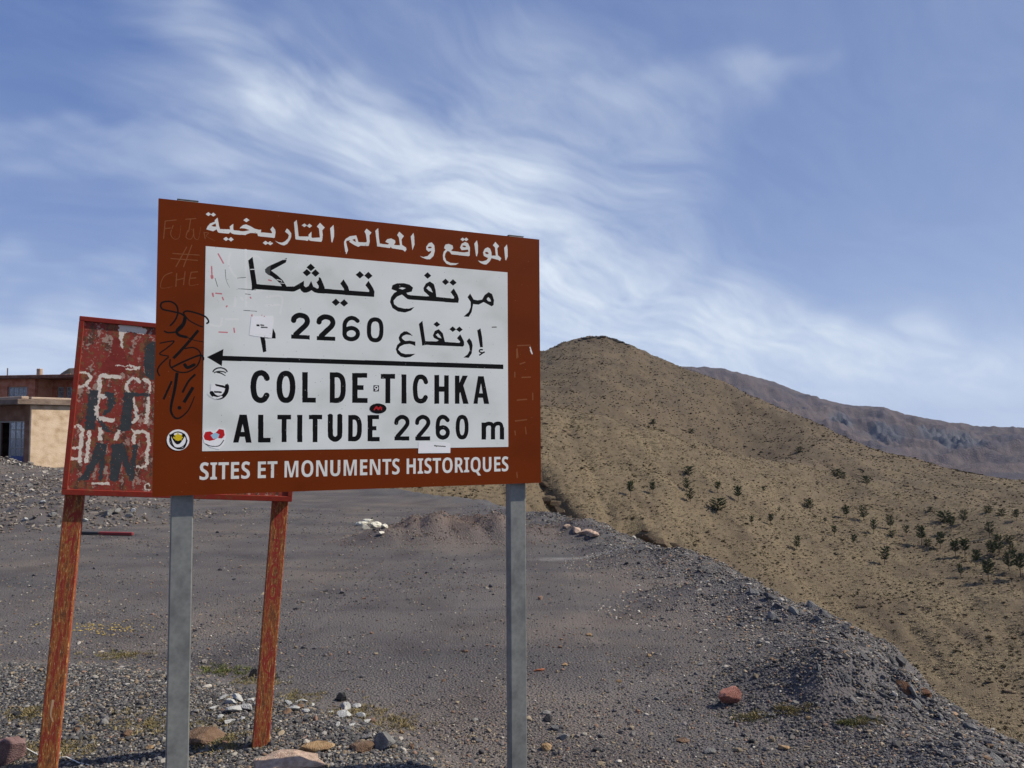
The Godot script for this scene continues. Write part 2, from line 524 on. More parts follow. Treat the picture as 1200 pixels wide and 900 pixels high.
func build_land() -> void:
	for i in 650:
		edge_at.append(table(EDGE, -40.0 + i * 0.2))
	for i in 221:
		crest_at.append(table(CREST, -8.0 + i * 0.05))
	make_slopes()
	# the gravel lot: a sheet round the camera, finest where it is looked at
	var angles := PackedFloat32Array()
	var a := -46.0
	while a <= 46.0:
		angles.append(deg_to_rad(a))
		a += 0.25
	a = 50.0
	while a < 314.0:
		angles.append(deg_to_rad(a))
		a += 5.0
	var radii := PackedFloat32Array()
	for i in 8:
		radii.append(0.05 + 0.35 * i)
	var r := 2.75
	while r < 85.0:
		radii.append(r)
		r *= 1.014
	var p := PackedVector3Array()
	var c := PackedColorArray()
	for rr in radii:
		for t in angles:
			var x := rr * sin(t)
			var z := -rr * cos(t)
			p.append(Vector3(x, lot_height(x, z), z))
			c.append(lot_tint(x, z))
	var lot := part("gravel_lot", sheet(radii.size(), angles.size(), p, c, true), M.lot, self)
	tag(lot, "", "", "", "structure")
	# the hillside beyond the drop
	p = PackedVector3Array()
	c = PackedColorArray()
	var cols := 0
	var rows := 0
	r = 34.0
	while r < 480.0:
		cols = 0
		var px := -420.0
		while px <= 1640.0:
			var x := (px - 600.0) / FOCAL * r
			p.append(Vector3(x, hill_height(x, -r), -r))
			c.append(hill_tint(x, -r))
			px += 3.2
			cols += 1
		rows += 1
		r *= 1.0085
	hill_grid = p
	hill_cols = cols
	var hill := part("hillside", sheet(rows, cols, p, c), M.hill, self)
	tag(hill, "", "", "", "structure")
	# plain ground and the mountain range, out to the horizon
	p = PackedVector3Array()
	c = PackedColorArray()
	cols = 0
	rows = 0
	angles = PackedFloat32Array()
	a = -44.0
	while a <= 44.0:
		angles.append(deg_to_rad(a))
		a += 0.2 if a < 10.0 or a > 34.0 else 0.09
	a = 48.0
	while a < 314.0:
		angles.append(deg_to_rad(a))
		a += 4.0
	var far_n := noise(31, 0.0035, 5)
	far_n.fractal_type = FastNoiseLite.FRACTAL_RIDGED
	var far_m := noise(32, 0.012, 4)
	var far_g := noise(33, 0.022, 3)
	far_g.fractal_type = FastNoiseLite.FRACTAL_RIDGED
	for step in 185:
		var rr := 60.0 * pow(1.033, step) if step < 60 else 60.0 * pow(1.033, 60) + (step - 60) * 19.0
		if step >= 182: rr = [3200.0, 4500.0, 9000.0][step - 182]
		for t in angles:
			var x := rr * sin(t)
			var z := -rr * cos(t)
			var cliff := 0.0
			var y := -42.0 - rr * 0.02 if rr < 800.0 else -58.0
			if absf(t) < 1.2:
				var d := -z
				var px := clampf(600.0 + FOCAL * tan(t), -900.0, 2200.0)
				var top := height_at(px, table(RANGE, px), 2000.0)
				var u := smooth(1050.0, 1980.0, d)
				var lift := lerpf(-62.0, top, 0.65 * u + 0.35 * clampf((d - 1050.0) / 930.0, 0.0, 1.0))
				if d > 2000.0:
					lift = top - (d - 2000.0) * 0.22
				var env := smooth(900.0, 1300.0, d) * (1.0 - 0.88 * smooth(1650.0, 1990.0, d))
				var g := far_n.get_noise_2d(x, z)
				var bad := 0.0
				for q in BADLANDS:
					bad = maxf(bad, exp(-pow((px - q[0]) / q[2], 2.0) - pow((d - q[1]) / q[3], 2.0)))
				cliff = bad
				lift += env * (24.0 * g + 10.0 * far_m.get_noise_2d(x, z)) + bad * (20.0 * far_g.get_noise_2d(x * 1.0, z * 0.2) - 12.0) + 4.0 * far_m.get_noise_2d(x * 2.0, z * 2.0) * smooth(1500.0, 1900.0, d)
				var side := smooth(1.2, 0.9, absf(t))
				y = lerpf(y, lift, smooth(850.0, 1150.0, d) * side)
			p.append(Vector3(x, maxf(y, -75.0), z))
			var v := far_m.get_noise_2d(x * 0.7 + 300.0, z * 0.7)
			var w := far_n.get_noise_2d(x * 1.6 + 900.0, z * 1.6)
			var tint := Color(0.108, 0.084, 0.082).lerp(Color(0.074, 0.063, 0.073), smooth(-0.2, 0.35, v))
			tint = tint.lerp(Color(0.118, 0.096, 0.084), smooth(0.45, 0.7, w) * 0.6)
			tint = tint.lerp(Color(0.082, 0.088, 0.106), smooth(0.2, 0.6, cliff) * 0.9)
			c.append(tint)
	var land := part("mountain_range", sheet(185, angles.size(), p, c, true), M.far, self)
	tag(land, "", "", "", "structure")

func lot_tint(x: float, z: float) -> Color:
	# what the ground is made of: packed purple-grey shale, tan dust, dark crushed slate, ochre soil
	var d := -z
	var v := n_broad.get_noise_2d(x * 1.7 + 20.0, z * 1.7)
	var f := n_mid.get_noise_2d(x * 0.9, z * 0.9 + 7.0)
	var c := Color(0.167, 0.153, 0.158).lerp(Color(0.206, 0.180, 0.172), smooth(-0.2, 0.5, v))
	c = c.lerp(Color(0.133, 0.124, 0.133), smooth(0.05, 0.5, f) * 0.5)
	# packed wheel tracks curving across the lot
	var track := n_mid.get_noise_2d(x * 0.10 + 3.0, (z + 0.03 * x * x) * 1.15)
	c = c.lerp(Color(0.111, 0.106, 0.118), smooth(0.02, 0.35, track) * 0.5 * smooth(3.5, 6.0, d))
	c = c.lerp(Color(0.191, 0.175, 0.173), smooth(0.10, 0.38, -track) * 0.35 * smooth(3.5, 6.0, d))
	var crest := d - crest_depth(x)
	if x < 1.0 and d < 7.5 and d > 0.0:
		var slate := smooth(0.25, -0.1, crest + 0.25 * f) * smooth(-1.45, -0.9, crest + 0.3 * v)
		c = c.lerp(Color(0.120, 0.119, 0.128), slate * 0.85)
		var ochre := smooth(-0.9, -1.4, crest + 0.5 * v) * smooth(0.2, -0.4, x)
		c = c.lerp(Color(0.274, 0.230, 0.168), ochre * 0.8)
		var seam := exp(-pow((crest - 0.05) / 0.16, 2.0)) * smooth(0.0, 0.35, f + 0.15)
		c = c.lerp(Color(0.235, 0.187, 0.087), seam * 0.5)
	var right := smooth(0.2, 1.4, x) * smooth(7.0, 3.5, d)
	c = c.lerp(Color(0.241, 0.215, 0.197), right * smooth(-0.1, 0.4, v) * 0.6)
	var s := edge_side(x, z)
	c = c.lerp(Color(0.151, 0.149, 0.164), smooth(-0.9, -0.2, s + 0.5 * f) * 0.7)
	# a pale dried puddle line and a reddish bank
	var line := exp(-pow((d - 9.9 - 0.25 * sin(x * 1.7)) / 0.10, 2.0)) * smooth(-0.6, 0.1, x) * smooth(1.9, 1.2, x) * smooth(-0.25, 0.2, f)
	c = c.lerp(Color(0.441, 0.431, 0.439), line * 0.75)
	var bank := exp(-pow((x + 0.8) / 1.3, 2.0) - pow((d - 12.2) / 0.55, 2.0))
	c = c.lerp(Color(0.206, 0.149, 0.132), bank * 0.8)
	return c

# how thickly dry straw grass grows, 0 to 1: on the spur and the lower slopes, little on the stony hill
func straw_cover(x: float, d: float) -> float:
	var px := clampf(x / d * FOCAL + 600.0, -400.0, 1690.0)
	var crest: float = slope_columns[int((px + 400.0) / 10.0)][6]
	var cover := 0.62 + 0.9 * n_mid.get_noise_2d(x * 0.16, -d * 0.16 + 20.0)
	if d > crest + 6.0:
		cover *= lerpf(0.08, 0.6, smooth(930.0, 1080.0, px))
	return clampf(cover, 0.0, 1.0)

func hill_tint(x: float, z: float) -> Color:
	var v := n_broad.get_noise_2d(x * 0.25, z * 0.25 + 80.0)
	var f := n_mid.get_noise_2d(x * 0.22, z * 0.22)
	var g := n_mid.get_noise_2d(x * 1.1, z * 1.1 + 30.0)
	var c := Color(0.138, 0.107, 0.076).lerp(Color(0.118, 0.092, 0.067), smooth(-0.25, 0.35, v))
	c = c.lerp(Color(0.165, 0.130, 0.090), smooth(0.0, 0.5, f) * 0.5)
	c = c.lerp(Color(0.200, 0.161, 0.108), straw_cover(x, -z) * 0.8)
	c *= 1.04 + 0.30 * g
	c.a = 1.0
	return c

# ---------------------------------------------------------------- print on boards
func span(img: Image, x0: float, x1: float, y: int, col: Color) -> void:
	var a := int(round(x0))
	var b := int(round(x1))
	if b > a:
		img.fill_rect(Rect2i(a, y, b - a, 1), col)

func fill_poly(img: Image, p: PackedVector2Array, col: Color) -> void:
	var lo := 1e9
	var hi := -1e9
	for q in p:
		lo = minf(lo, q.y)
		hi = maxf(hi, q.y)
	for y in range(maxi(0, int(lo)), mini(img.get_height() - 1, int(hi) + 1)):
		var yy := y + 0.5
		var cuts := []
		for i in p.size():
			var a := p[i]
			var b := p[(i + 1) % p.size()]
			if (a.y <= yy) != (b.y <= yy):
				cuts.append(a.x + (b.x - a.x) * (yy - a.y) / (b.y - a.y))
		cuts.sort()
		for i in range(0, cuts.size() - 1, 2):
			span(img, cuts[i], cuts[i + 1], y, col)

func fill_disc(img: Image, c: Vector2, r: float, col: Color) -> void:
	for y in range(maxi(0, int(c.y - r)), mini(img.get_height() - 1, int(c.y + r) + 1)):
		var dy := y + 0.5 - c.y
		if absf(dy) < r:
			var w := sqrt(r * r - dy * dy)
			span(img, c.x - w, c.x + w, y, col)

func draw_stroke(img: Image, p: PackedVector2Array, width: float, col: Color, thin_end: bool) -> void:
	var q := PackedVector2Array()
	if p.size() < 3:
		q = p
	else:
		for i in p.size() - 1:
			var a := p[maxi(i - 1, 0)]
			var d := p[mini(i + 2, p.size() - 1)]
			for s in 8:
				q.append(p[i].cubic_interpolate(p[i + 1], a, d, s / 8.0))
		q.append(p[-1])
	for i in q.size() - 1:
		var w := width * 0.5
		if thin_end:
			w *= 1.0 - 0.75 * i / q.size()
		var n := (q[i + 1] - q[i]).normalized().orthogonal() * w
		fill_poly(img, PackedVector2Array([q[i] + n, q[i + 1] + n, q[i + 1] - n, q[i] - n]), col)
		if i > 0:
			fill_disc(img, q[i], w, col)

func draw_marks(img: Image, marks: Array, k: float, colours: Array) -> void:
	for m in marks:
		var p := PackedVector2Array()
		for i in range(3, m.size(), 2):
			p.append(Vector2(m[i], m[i + 1]) * k)
		if m[0] == 0:
			fill_poly(img, p, colours[m[1]])
		else:
			draw_stroke(img, p, maxf(1.5, m[2] * k), colours[m[1]], m[0] == 2)

func draw_words(img: Image, words: String, box: Rect2, col: Color) -> void:
	var font := SystemFont.new()
	font.font_names = PackedStringArray(["Droid Sans"])
	font.font_weight = 700
	var t := TextMesh.new()
	t.text = words
	t.font = font
	t.font_size = 96
	t.depth = 0.0
	t.curve_step = 0.5
	var arr := t.get_mesh_arrays()
	var v: PackedVector3Array = arr[Mesh.ARRAY_VERTEX]
	var ix: PackedInt32Array = arr[Mesh.ARRAY_INDEX] if arr[Mesh.ARRAY_INDEX] != null else PackedInt32Array(range(v.size()))
	var lo := Vector2(1e9, 1e9)
	var hi := -lo
	for p in v:
		lo = lo.min(Vector2(p.x, p.y))
		hi = hi.max(Vector2(p.x, p.y))
	# capitals fill the box; the tail of the Q hangs below it
	var cap := 0.0
	for p in v:
		cap = maxf(cap, p.y)
	var foot := lo.y + (hi.y - lo.y) * 0.185
	for i in range(0, ix.size(), 3):
		var p := PackedVector2Array()
		for j in 3:
			var q := v[ix[i + j]]
			p.append(Vector2(box.position.x + (q.x - lo.x) / (hi.x - lo.x) * box.size.x, box.end.y - (q.y - foot) / (cap - foot) * box.size.y))
		fill_poly(img, p, col)

func sheet_piece(outline: PackedVector2Array, size: Vector2, depth: float) -> ArrayMesh:
	# a flat piece cut out of the board's print: outline in metres from the top left corner, with thickness
	var st := SurfaceTool.new()
	st.begin(Mesh.PRIMITIVE_TRIANGLES)
	st.set_smooth_group(-1)
	var ids := Geometry2D.triangulate_polygon(outline)
	var mid := Vector2.ZERO
	for o in outline:
		mid += o / outline.size()
	var put := func(q: Vector2, z: float):
		st.set_uv(q / size)
		st.add_vertex(Vector3(q.x, -q.y, z))
	for i in range(0, ids.size(), 3):
		var a := outline[ids[i]]
		var b := outline[ids[i + 1]]
		var c := outline[ids[i + 2]]
		if (b - a).cross(c - a) < 0.0:
			var s := b
			b = c
			c = s
		put.call(a, 0.0); put.call(b, 0.0); put.call(c, 0.0)
	for i in outline.size():
		var a := outline[i]
		var b := outline[(i + 1) % outline.size()]
		var flip := (b - a).cross(mid - a) < 0.0
		if flip:
			var s := a
			a = b
			b = s
		put.call(a, 0.0); put.call(a, -depth); put.call(b, -depth)
		put.call(a, 0.0); put.call(b, -depth); put.call(b, 0.0)
	st.generate_normals()
	return st.commit()

func oval(c: Vector2, rx: float, ry: float, n := 28) -> PackedVector2Array:
	var p := PackedVector2Array()
	for i in n:
		p.append(c + Vector2(cos(TAU * i / n) * rx, sin(TAU * i / n) * ry))
	return p

func quad_at(x0: float, y0: float, x1: float, y1: float) -> PackedVector2Array:
	return PackedVector2Array([Vector2(x0, y0), Vector2(x1, y0), Vector2(x1, y1), Vector2(x0, y1)])

func build_sign() -> void:
	var w := 1.6285
	var h := 1.1311
	var yaw := 1.1347
	var u := Vector3(sin(yaw), 0, -cos(yaw))
	var n := Vector3(-u.z, 0, u.x)              # towards the camera's side
	var img := Image.create_empty(2048, int(2048 * h / w), false, Image.FORMAT_RGB8)
	var k := 2048.0 / (w * 2000.0)
	var brown := lin(0.156, 0.0265, 0.0034)
	var panel := lin(0.75, 0.78, 0.765)
	img.fill(brown)
	img.fill_rect(Rect2i(int(343 * k), int(338 * k), int(2586 * k), int(1592 * k)), panel)
	draw_marks(img, SIGN_MARKS, k, [lin(0.74, 0.75, 0.73), lin(0.008, 0.008, 0.009), brown, panel, lin(0.235, 0.085, 0.035), lin(0.62, 0.20, 0.24), lin(0.80, 0.82, 0.81), lin(0.86, 0.87, 0.88), lin(0.70, 0.50, 0.02), lin(0.35, 0.55, 0.72), lin(0.075, 0.077, 0.08), lin(0.50, 0.02, 0.025)])
	draw_words(img, "SITES ET MONUMENTS HISTORIQUES", Rect2(328 * k, 2014 * k, 2600 * k, 134 * k), lin(0.74, 0.75, 0.73))
	# specks of dirt and chipped paint
	rng.seed = 77
	for i in 420:
		var at := Vector2(rng.randf() * 2048, rng.randf() * img.get_height())
		var on_panel := at.x > 343 * k and at.x < 2929 * k and at.y > 338 * k and at.y < 1930 * k
		fill_disc(img, at, rng.randf_range(0.8, 2.2), lin(0.42, 0.43, 0.42) if on_panel else (lin(0.27, 0.12, 0.06) if rng.randf() < 0.35 else lin(0.10, 0.022, 0.008)))
	var film := StandardMaterial3D.new()
	film.albedo_texture = ImageTexture.create_from_image(img)
	film.roughness = 0.5
	film.metallic_specular = 0.2
	film.detail_enabled = true
	film.detail_albedo = noise_texture(noise(21, 0.008, 4), 512, [0.0, 0.45, 1.0], [Color(0.90, 0.90, 0.89), Color(0.97, 0.97, 0.965), Color(1, 1, 1)])
	film.detail_blend_mode = BaseMaterial3D.BLEND_MODE_MUL
	var tl := EYE + Vector3(-1.3451, 0.8952, -3.0)
	var turn := Basis(u, Vector3.UP, n)
	var foot := Vector3(tl.x, 0, tl.z) + u * (w * 0.5)
	var o := thing("road_sign", foot, "brown and white road sign with Arabic and French lettering on two grey posts", "sign")
	var at := func(x: float, y: float, z: float) -> Vector3:   # metres from the top left corner of the face, to world, relative to the thing
		return tl + u * x - Vector3.UP * y + n * z - foot
	var edge := plain(lin(0.09, 0.02, 0.006), 0.55)
	# the tray: back sheet and four folded rims
	part("back_sheet", block(Vector3(w - 0.006, h - 0.006, 0.003)), M.zinc, o, at.call(w * 0.5, h * 0.5, -0.009), turn)
	for s in [[w * 0.5, 0.0025, w, 0.005], [w * 0.5, h - 0.0025, w, 0.005]]:
		part("rim", block(Vector3(s[2], s[3], 0.020), 0.0015), edge, o, at.call(s[0], s[1], -0.0116), turn)
	for s in [0.0025, w - 0.0025]:
		part("rim", block(Vector3(0.005, h - 0.0102, 0.020), 0.0015), edge, o, at.call(s, h * 0.5, -0.0116), turn)
	part("face", sheet_piece(quad_at(0, 0, w, h), Vector2(w, h), 0.0015), film, o, at.call(0, 0, 0), turn)
	part("information_panel", sheet_piece(quad_at(0.1715, 0.169, 1.4645, 0.965), Vector2(w, h), 0.0006), film, o, at.call(0, 0, 0.0008), turn)
	var stick := func(outline: PackedVector2Array, label: String):
		var s := part("sticker", sheet_piece(outline, Vector2(w, h), 0.0004), film, o, at.call(0, 0, 0.0014), turn)
		s.set_meta("label", label)
	stick.call(STICKER_ROUND, "round white sticker with a yellow star and black mark")
	stick.call(STICKER_HEART, "heart-shaped red and white sticker")
	stick.call(STICKER_OVAL, "small black oval sticker with red marks")
	stick.call(STICKER_LABEL, "torn square white paper label")
	stick.call(STICKER_STRIP, "white paper strip over the panel's lower edge")
	stick.call(STICKER_SQUARE, "tiny black square sticker")
	stick.call(STICKER_CUP, "black and white round sticker, half torn off")
	# posts, with the straps that hold the board
	for x in [POST_LEFT, POST_RIGHT]:
		var bottom := 0.4 + tl.y
		var p := part("post", block(Vector3(0.080, bottom + 0.012, 0.050), 0.004), M.zinc, o, at.call(x, (bottom + 0.012) * 0.5 - 0.012, -0.0545), turn)
		part("cap", block(Vector3(0.078, 0.004, 0.048), 0.001), M.zinc_dark, p, Vector3(0, (bottom + 0.012) * 0.5 + 0.0021, 0))
		for y in [0.12, 0.56, 1.0]:
			part("rail", block(Vector3(0.14, 0.035, 0.005), 0.001), M.zinc_dark, p, Vector3(0, (bottom + 0.012) * 0.5 - 0.012 - y, 0.0285))

func build_rusty_board() -> void:
	var w := 1.0
	var h := 0.81
	var u := Vector3(0.93764671, -0.06595209, -0.34127549)
	var d := Vector3(-0.0619747, -0.99782279, 0.02255694)
	var n := u.cross(-d).normalized()
	var tl := EYE + Vector3(-1.9698, 0.53574, -3.61827)
	var iw := 1024
	var ih := int(1024 * h)
	var img := Image.create_empty(iw, ih, false, Image.FORMAT_RGB8)
	var patch := noise(41, 0.015, 6)
	var streak := noise(42, 0.016, 4)
	var grain := noise(43, 0.07, 3)
	var red := Color(0.27, 0.030, 0.018)
	var rust := Color(0.22, 0.085, 0.030)
	var dark := Color(0.075, 0.032, 0.020)
	var pale := Color(0.56, 0.40, 0.32)
	for y in ih:
		for x in iw:
			var a := patch.get_noise_2d(x, y)
			var b := streak.get_noise_2d(x * 2.0 + 500.0, y * 0.45)
			var g := grain.get_noise_2d(x, y)
			var c := red.lerp(rust, smooth(0.10, 0.30, a + 0.4 * g)).lerp(dark, smooth(0.08, 0.3, b + 0.35 * g) * 0.85)
			c = c.lerp(pale, smooth(0.26, 0.5, -a + 0.7 * b + 0.55 * g) * 0.65)
			img.set_pixel(x, y, c.linear_to_srgb())
	var k := iw / 2000.0
	draw_marks(img, RUSTY_MARKS, k, [lin(0.80, 0.72, 0.62), lin(0.036, 0.045, 0.050), lin(0.22, 0.020, 0.012), lin(0.60, 0.50, 0.42), lin(0.12, 0.05, 0.02)])
	# brushed by hand: the edges of the strokes waver and fray
	var neat: Image = img.duplicate()
	for y in ih:
		for x in iw:
			var g := grain.get_noise_2d(x * 0.6 + 40.0, y * 0.6)
			var s := grain.get_noise_2d(x * 0.6, y * 0.6 + 90.0)
			img.set_pixel(x, y, neat.get_pixel(clampi(x + int(9.0 * g), 0, iw - 1), clampi(y + int(9.0 * s), 0, ih - 1)))
	# flaking: specks of the coats below come through the painted letters
	rng.seed = 5
	for i in 5000:
		var at := Vector2(rng.randf() * iw, rng.randf() * ih)
		if grain.get_noise_2d(at.x * 0.4, at.y * 0.4) < -0.05: continue
		var f := rng.randf()
		var c := lin(0.20, 0.030, 0.018) if f < 0.45 else (lin(0.58, 0.44, 0.35) if f < 0.8 else lin(0.10, 0.045, 0.02))
		fill_disc(img, at, rng.randf_range(0.5, 1.6 if f > 0.3 else 3.0), c)
	var paint := StandardMaterial3D.new()
	paint.albedo_texture = ImageTexture.create_from_image(img)
	paint.roughness = 0.7
	paint.heightmap_enabled = true
	paint.heightmap_texture = height_texture(noise(44, 0.02, 5), 512)
	paint.heightmap_scale = 0.12
	var turn := Basis(u, -d, n)
	var foot := tl + u * 0.5 + d * (h + 1.23)
	var o := thing("rusty_board", foot, "leaning rusty board with flaking red paint and hand-painted white and slate letters", "sign")
	var at := func(x: float, y: float, z: float) -> Vector3:
		return tl + u * x + d * y + n * z - foot
	var edge := mottled(noise_texture(noise(45, 0.02, 4), 512, [0.0, 0.55, 0.8, 1.0], [lin(0.19, 0.022, 0.015), lin(0.24, 0.028, 0.018), lin(0.17, 0.05, 0.024), lin(0.28, 0.13, 0.07)]), 2.0, 0.6)
	part("face", sheet_piece(quad_at(0.004, 0.004, w - 0.004, h - 0.004), Vector2(w, h), 0.003), paint, o, at.call(0, 0, 0), turn)
	part("frame_bar", block(Vector3(w, 0.022, 0.03), 0.002), edge, o, at.call(w * 0.5, 0.011, -0.006), turn)
	part("frame_bar", block(Vector3(w, 0.026, 0.03), 0.002), edge, o, at.call(w * 0.5, h - 0.013, -0.006), turn)
	for x in [0.011, w - 0.011]:
		part("frame_bar", block(Vector3(0.022, h - 0.0484, 0.03), 0.002), edge, o, at.call(x, h * 0.5 - 0.002, -0.006), turn)
	# posts: rusted box section with remains of red paint and hand-painted rings
	for side in 2:
		var pi := Image.create_empty(96, 1536, false, Image.FORMAT_RGB8)
		for y in 1536:
			for x in 96:
				var a := patch.get_noise_2d(x * 1.5 + side * 700.0, y * 0.45)
				var g := grain.get_noise_2d(x * 1.6 + side * 90.0, y * 0.45)
				var fine := grain.get_noise_2d(x * 5.0, y * 1.6 + side * 300.0)
				var c := Color(0.33, 0.095, 0.018).lerp(Color(0.52, 0.24, 0.06), smooth(0.05, 0.4, g + 0.5 * fine + 0.5 * a))
				c = c.lerp(Color(0.27, 0.032, 0.012), smooth(-0.05, 0.12, a * 1.4 + 0.25 * g + 0.12 * fine - 0.1 * y / 1536.0))
				c = c.lerp(Color(0.13, 0.042, 0.016), smooth(0.25, 0.45, 0.6 * fine - a))
				c = c.lerp(Color(0.70, 0.48, 0.26), smooth(0.34, 0.5, 0.5 * fine + 0.8 * g) * 0.55)
				pi.set_pixel(x, y, (c * 0.86).linear_to_srgb())
		var mark := lin(0.26, 0.022, 0.012)
		if side == 1:
			for q in [[0, 297], [3, 424], [0, 549], [0, 655]]:
				var c := Vector2(46, q[1])
				if q[0] == 0:
					draw_stroke(pi, PackedVector2Array([c + Vector2(0, -34), c + Vector2(22, -18), c + Vector2(24, 14), c + Vector2(4, 34), c + Vector2(-20, 20), c + Vector2(-22, -14), c + Vector2(0, -34), c + Vector2(12, -28)]), 11, mark, false)
				else:
					draw_stroke(pi, PackedVector2Array([c + Vector2(-22, -34), c + Vector2(14, -30), c + Vector2(10, -6), c + Vector2(-6, -2), c + Vector2(16, 4), c + Vector2(14, 30), c + Vector2(-22, 34)]), 11, mark, false)
			draw_stroke(pi, PackedVector2Array([Vector2(20, 1000), Vector2(70, 960), Vector2(30, 1040), Vector2(72, 1070)]), 10, mark, false)
		else:
			draw_stroke(pi, PackedVector2Array([Vector2(30, 300), Vector2(64, 280), Vector2(60, 330), Vector2(34, 350)]), 12, mark, false)
			draw_stroke(pi, PackedVector2Array([Vector2(26, 420), Vector2(66, 400), Vector2(62, 460)]), 12, mark, false)
			draw_stroke(pi, PackedVector2Array([Vector2(46, 1150), Vector2(40, 1210), Vector2(58, 1250)]), 16, lin(0.45, 0.28, 0.16), true)
		var pm := StandardMaterial3D.new()
		pm.albedo_texture = ImageTexture.create_from_image(pi)
		pm.roughness = 0.75
		pm.heightmap_enabled = true
		pm.heightmap_texture = height_texture(noise(47, 0.03, 4), 256)
		pm.heightmap_scale = 0.1
		var x := 0.047 if side == 0 else w - 0.052
		var long := 1.45
		part("post", post_mesh(0.078, long, 0.045), pm, o, at.call(x, h - 0.5 + long * 0.5 + 0.32, -0.046), turn)

func post_mesh(w: float, h: float, t: float) -> ArrayMesh:
	var st := SurfaceTool.new()
	st.begin(Mesh.PRIMITIVE_TRIANGLES)
	st.set_smooth_group(-1)
	var c := 0.004
	var ring := [Vector2(-w / 2 + c, t / 2), Vector2(w / 2 - c, t / 2), Vector2(w / 2, t / 2 - c), Vector2(w / 2, -t / 2 + c), Vector2(w / 2 - c, -t / 2), Vector2(-w / 2 + c, -t / 2), Vector2(-w / 2, -t / 2 + c), Vector2(-w / 2, t / 2 - c)]
	var us := [0.0, 1.0, 1.02, 1.5, 1.52, 2.5, 2.52, 2.98, 3.0]
	var rows := 10
	for i in 8:
		for j in rows:
			var a: Vector2 = ring[i]
			var b: Vector2 = ring[(i + 1) % 8]
			var v := []
			for q in [[a, us[i], j], [b, us[i + 1], j], [b, us[i + 1], j + 1], [a, us[i], j + 1]]:
				v.append([Vector3(q[0].x, h / 2 - h * q[2] / rows, q[0].y), Vector2(q[1], float(q[2]) / rows)])
			for q in [0, 1, 2, 0, 2, 3]:
				st.set_uv(v[q][1])
				st.add_vertex(v[q][0])
	for y in [h / 2, -h / 2]:
		for i in range(1, 7):
			var q := [0, i, i + 1] if y < 0 else [0, i + 1, i]
			for e in q:
				st.set_uv(Vector2(0.5, 0.5))
				st.add_vertex(Vector3(ring[e].x, y, ring[e].y))
	st.generate_normals()
	return st.commit()
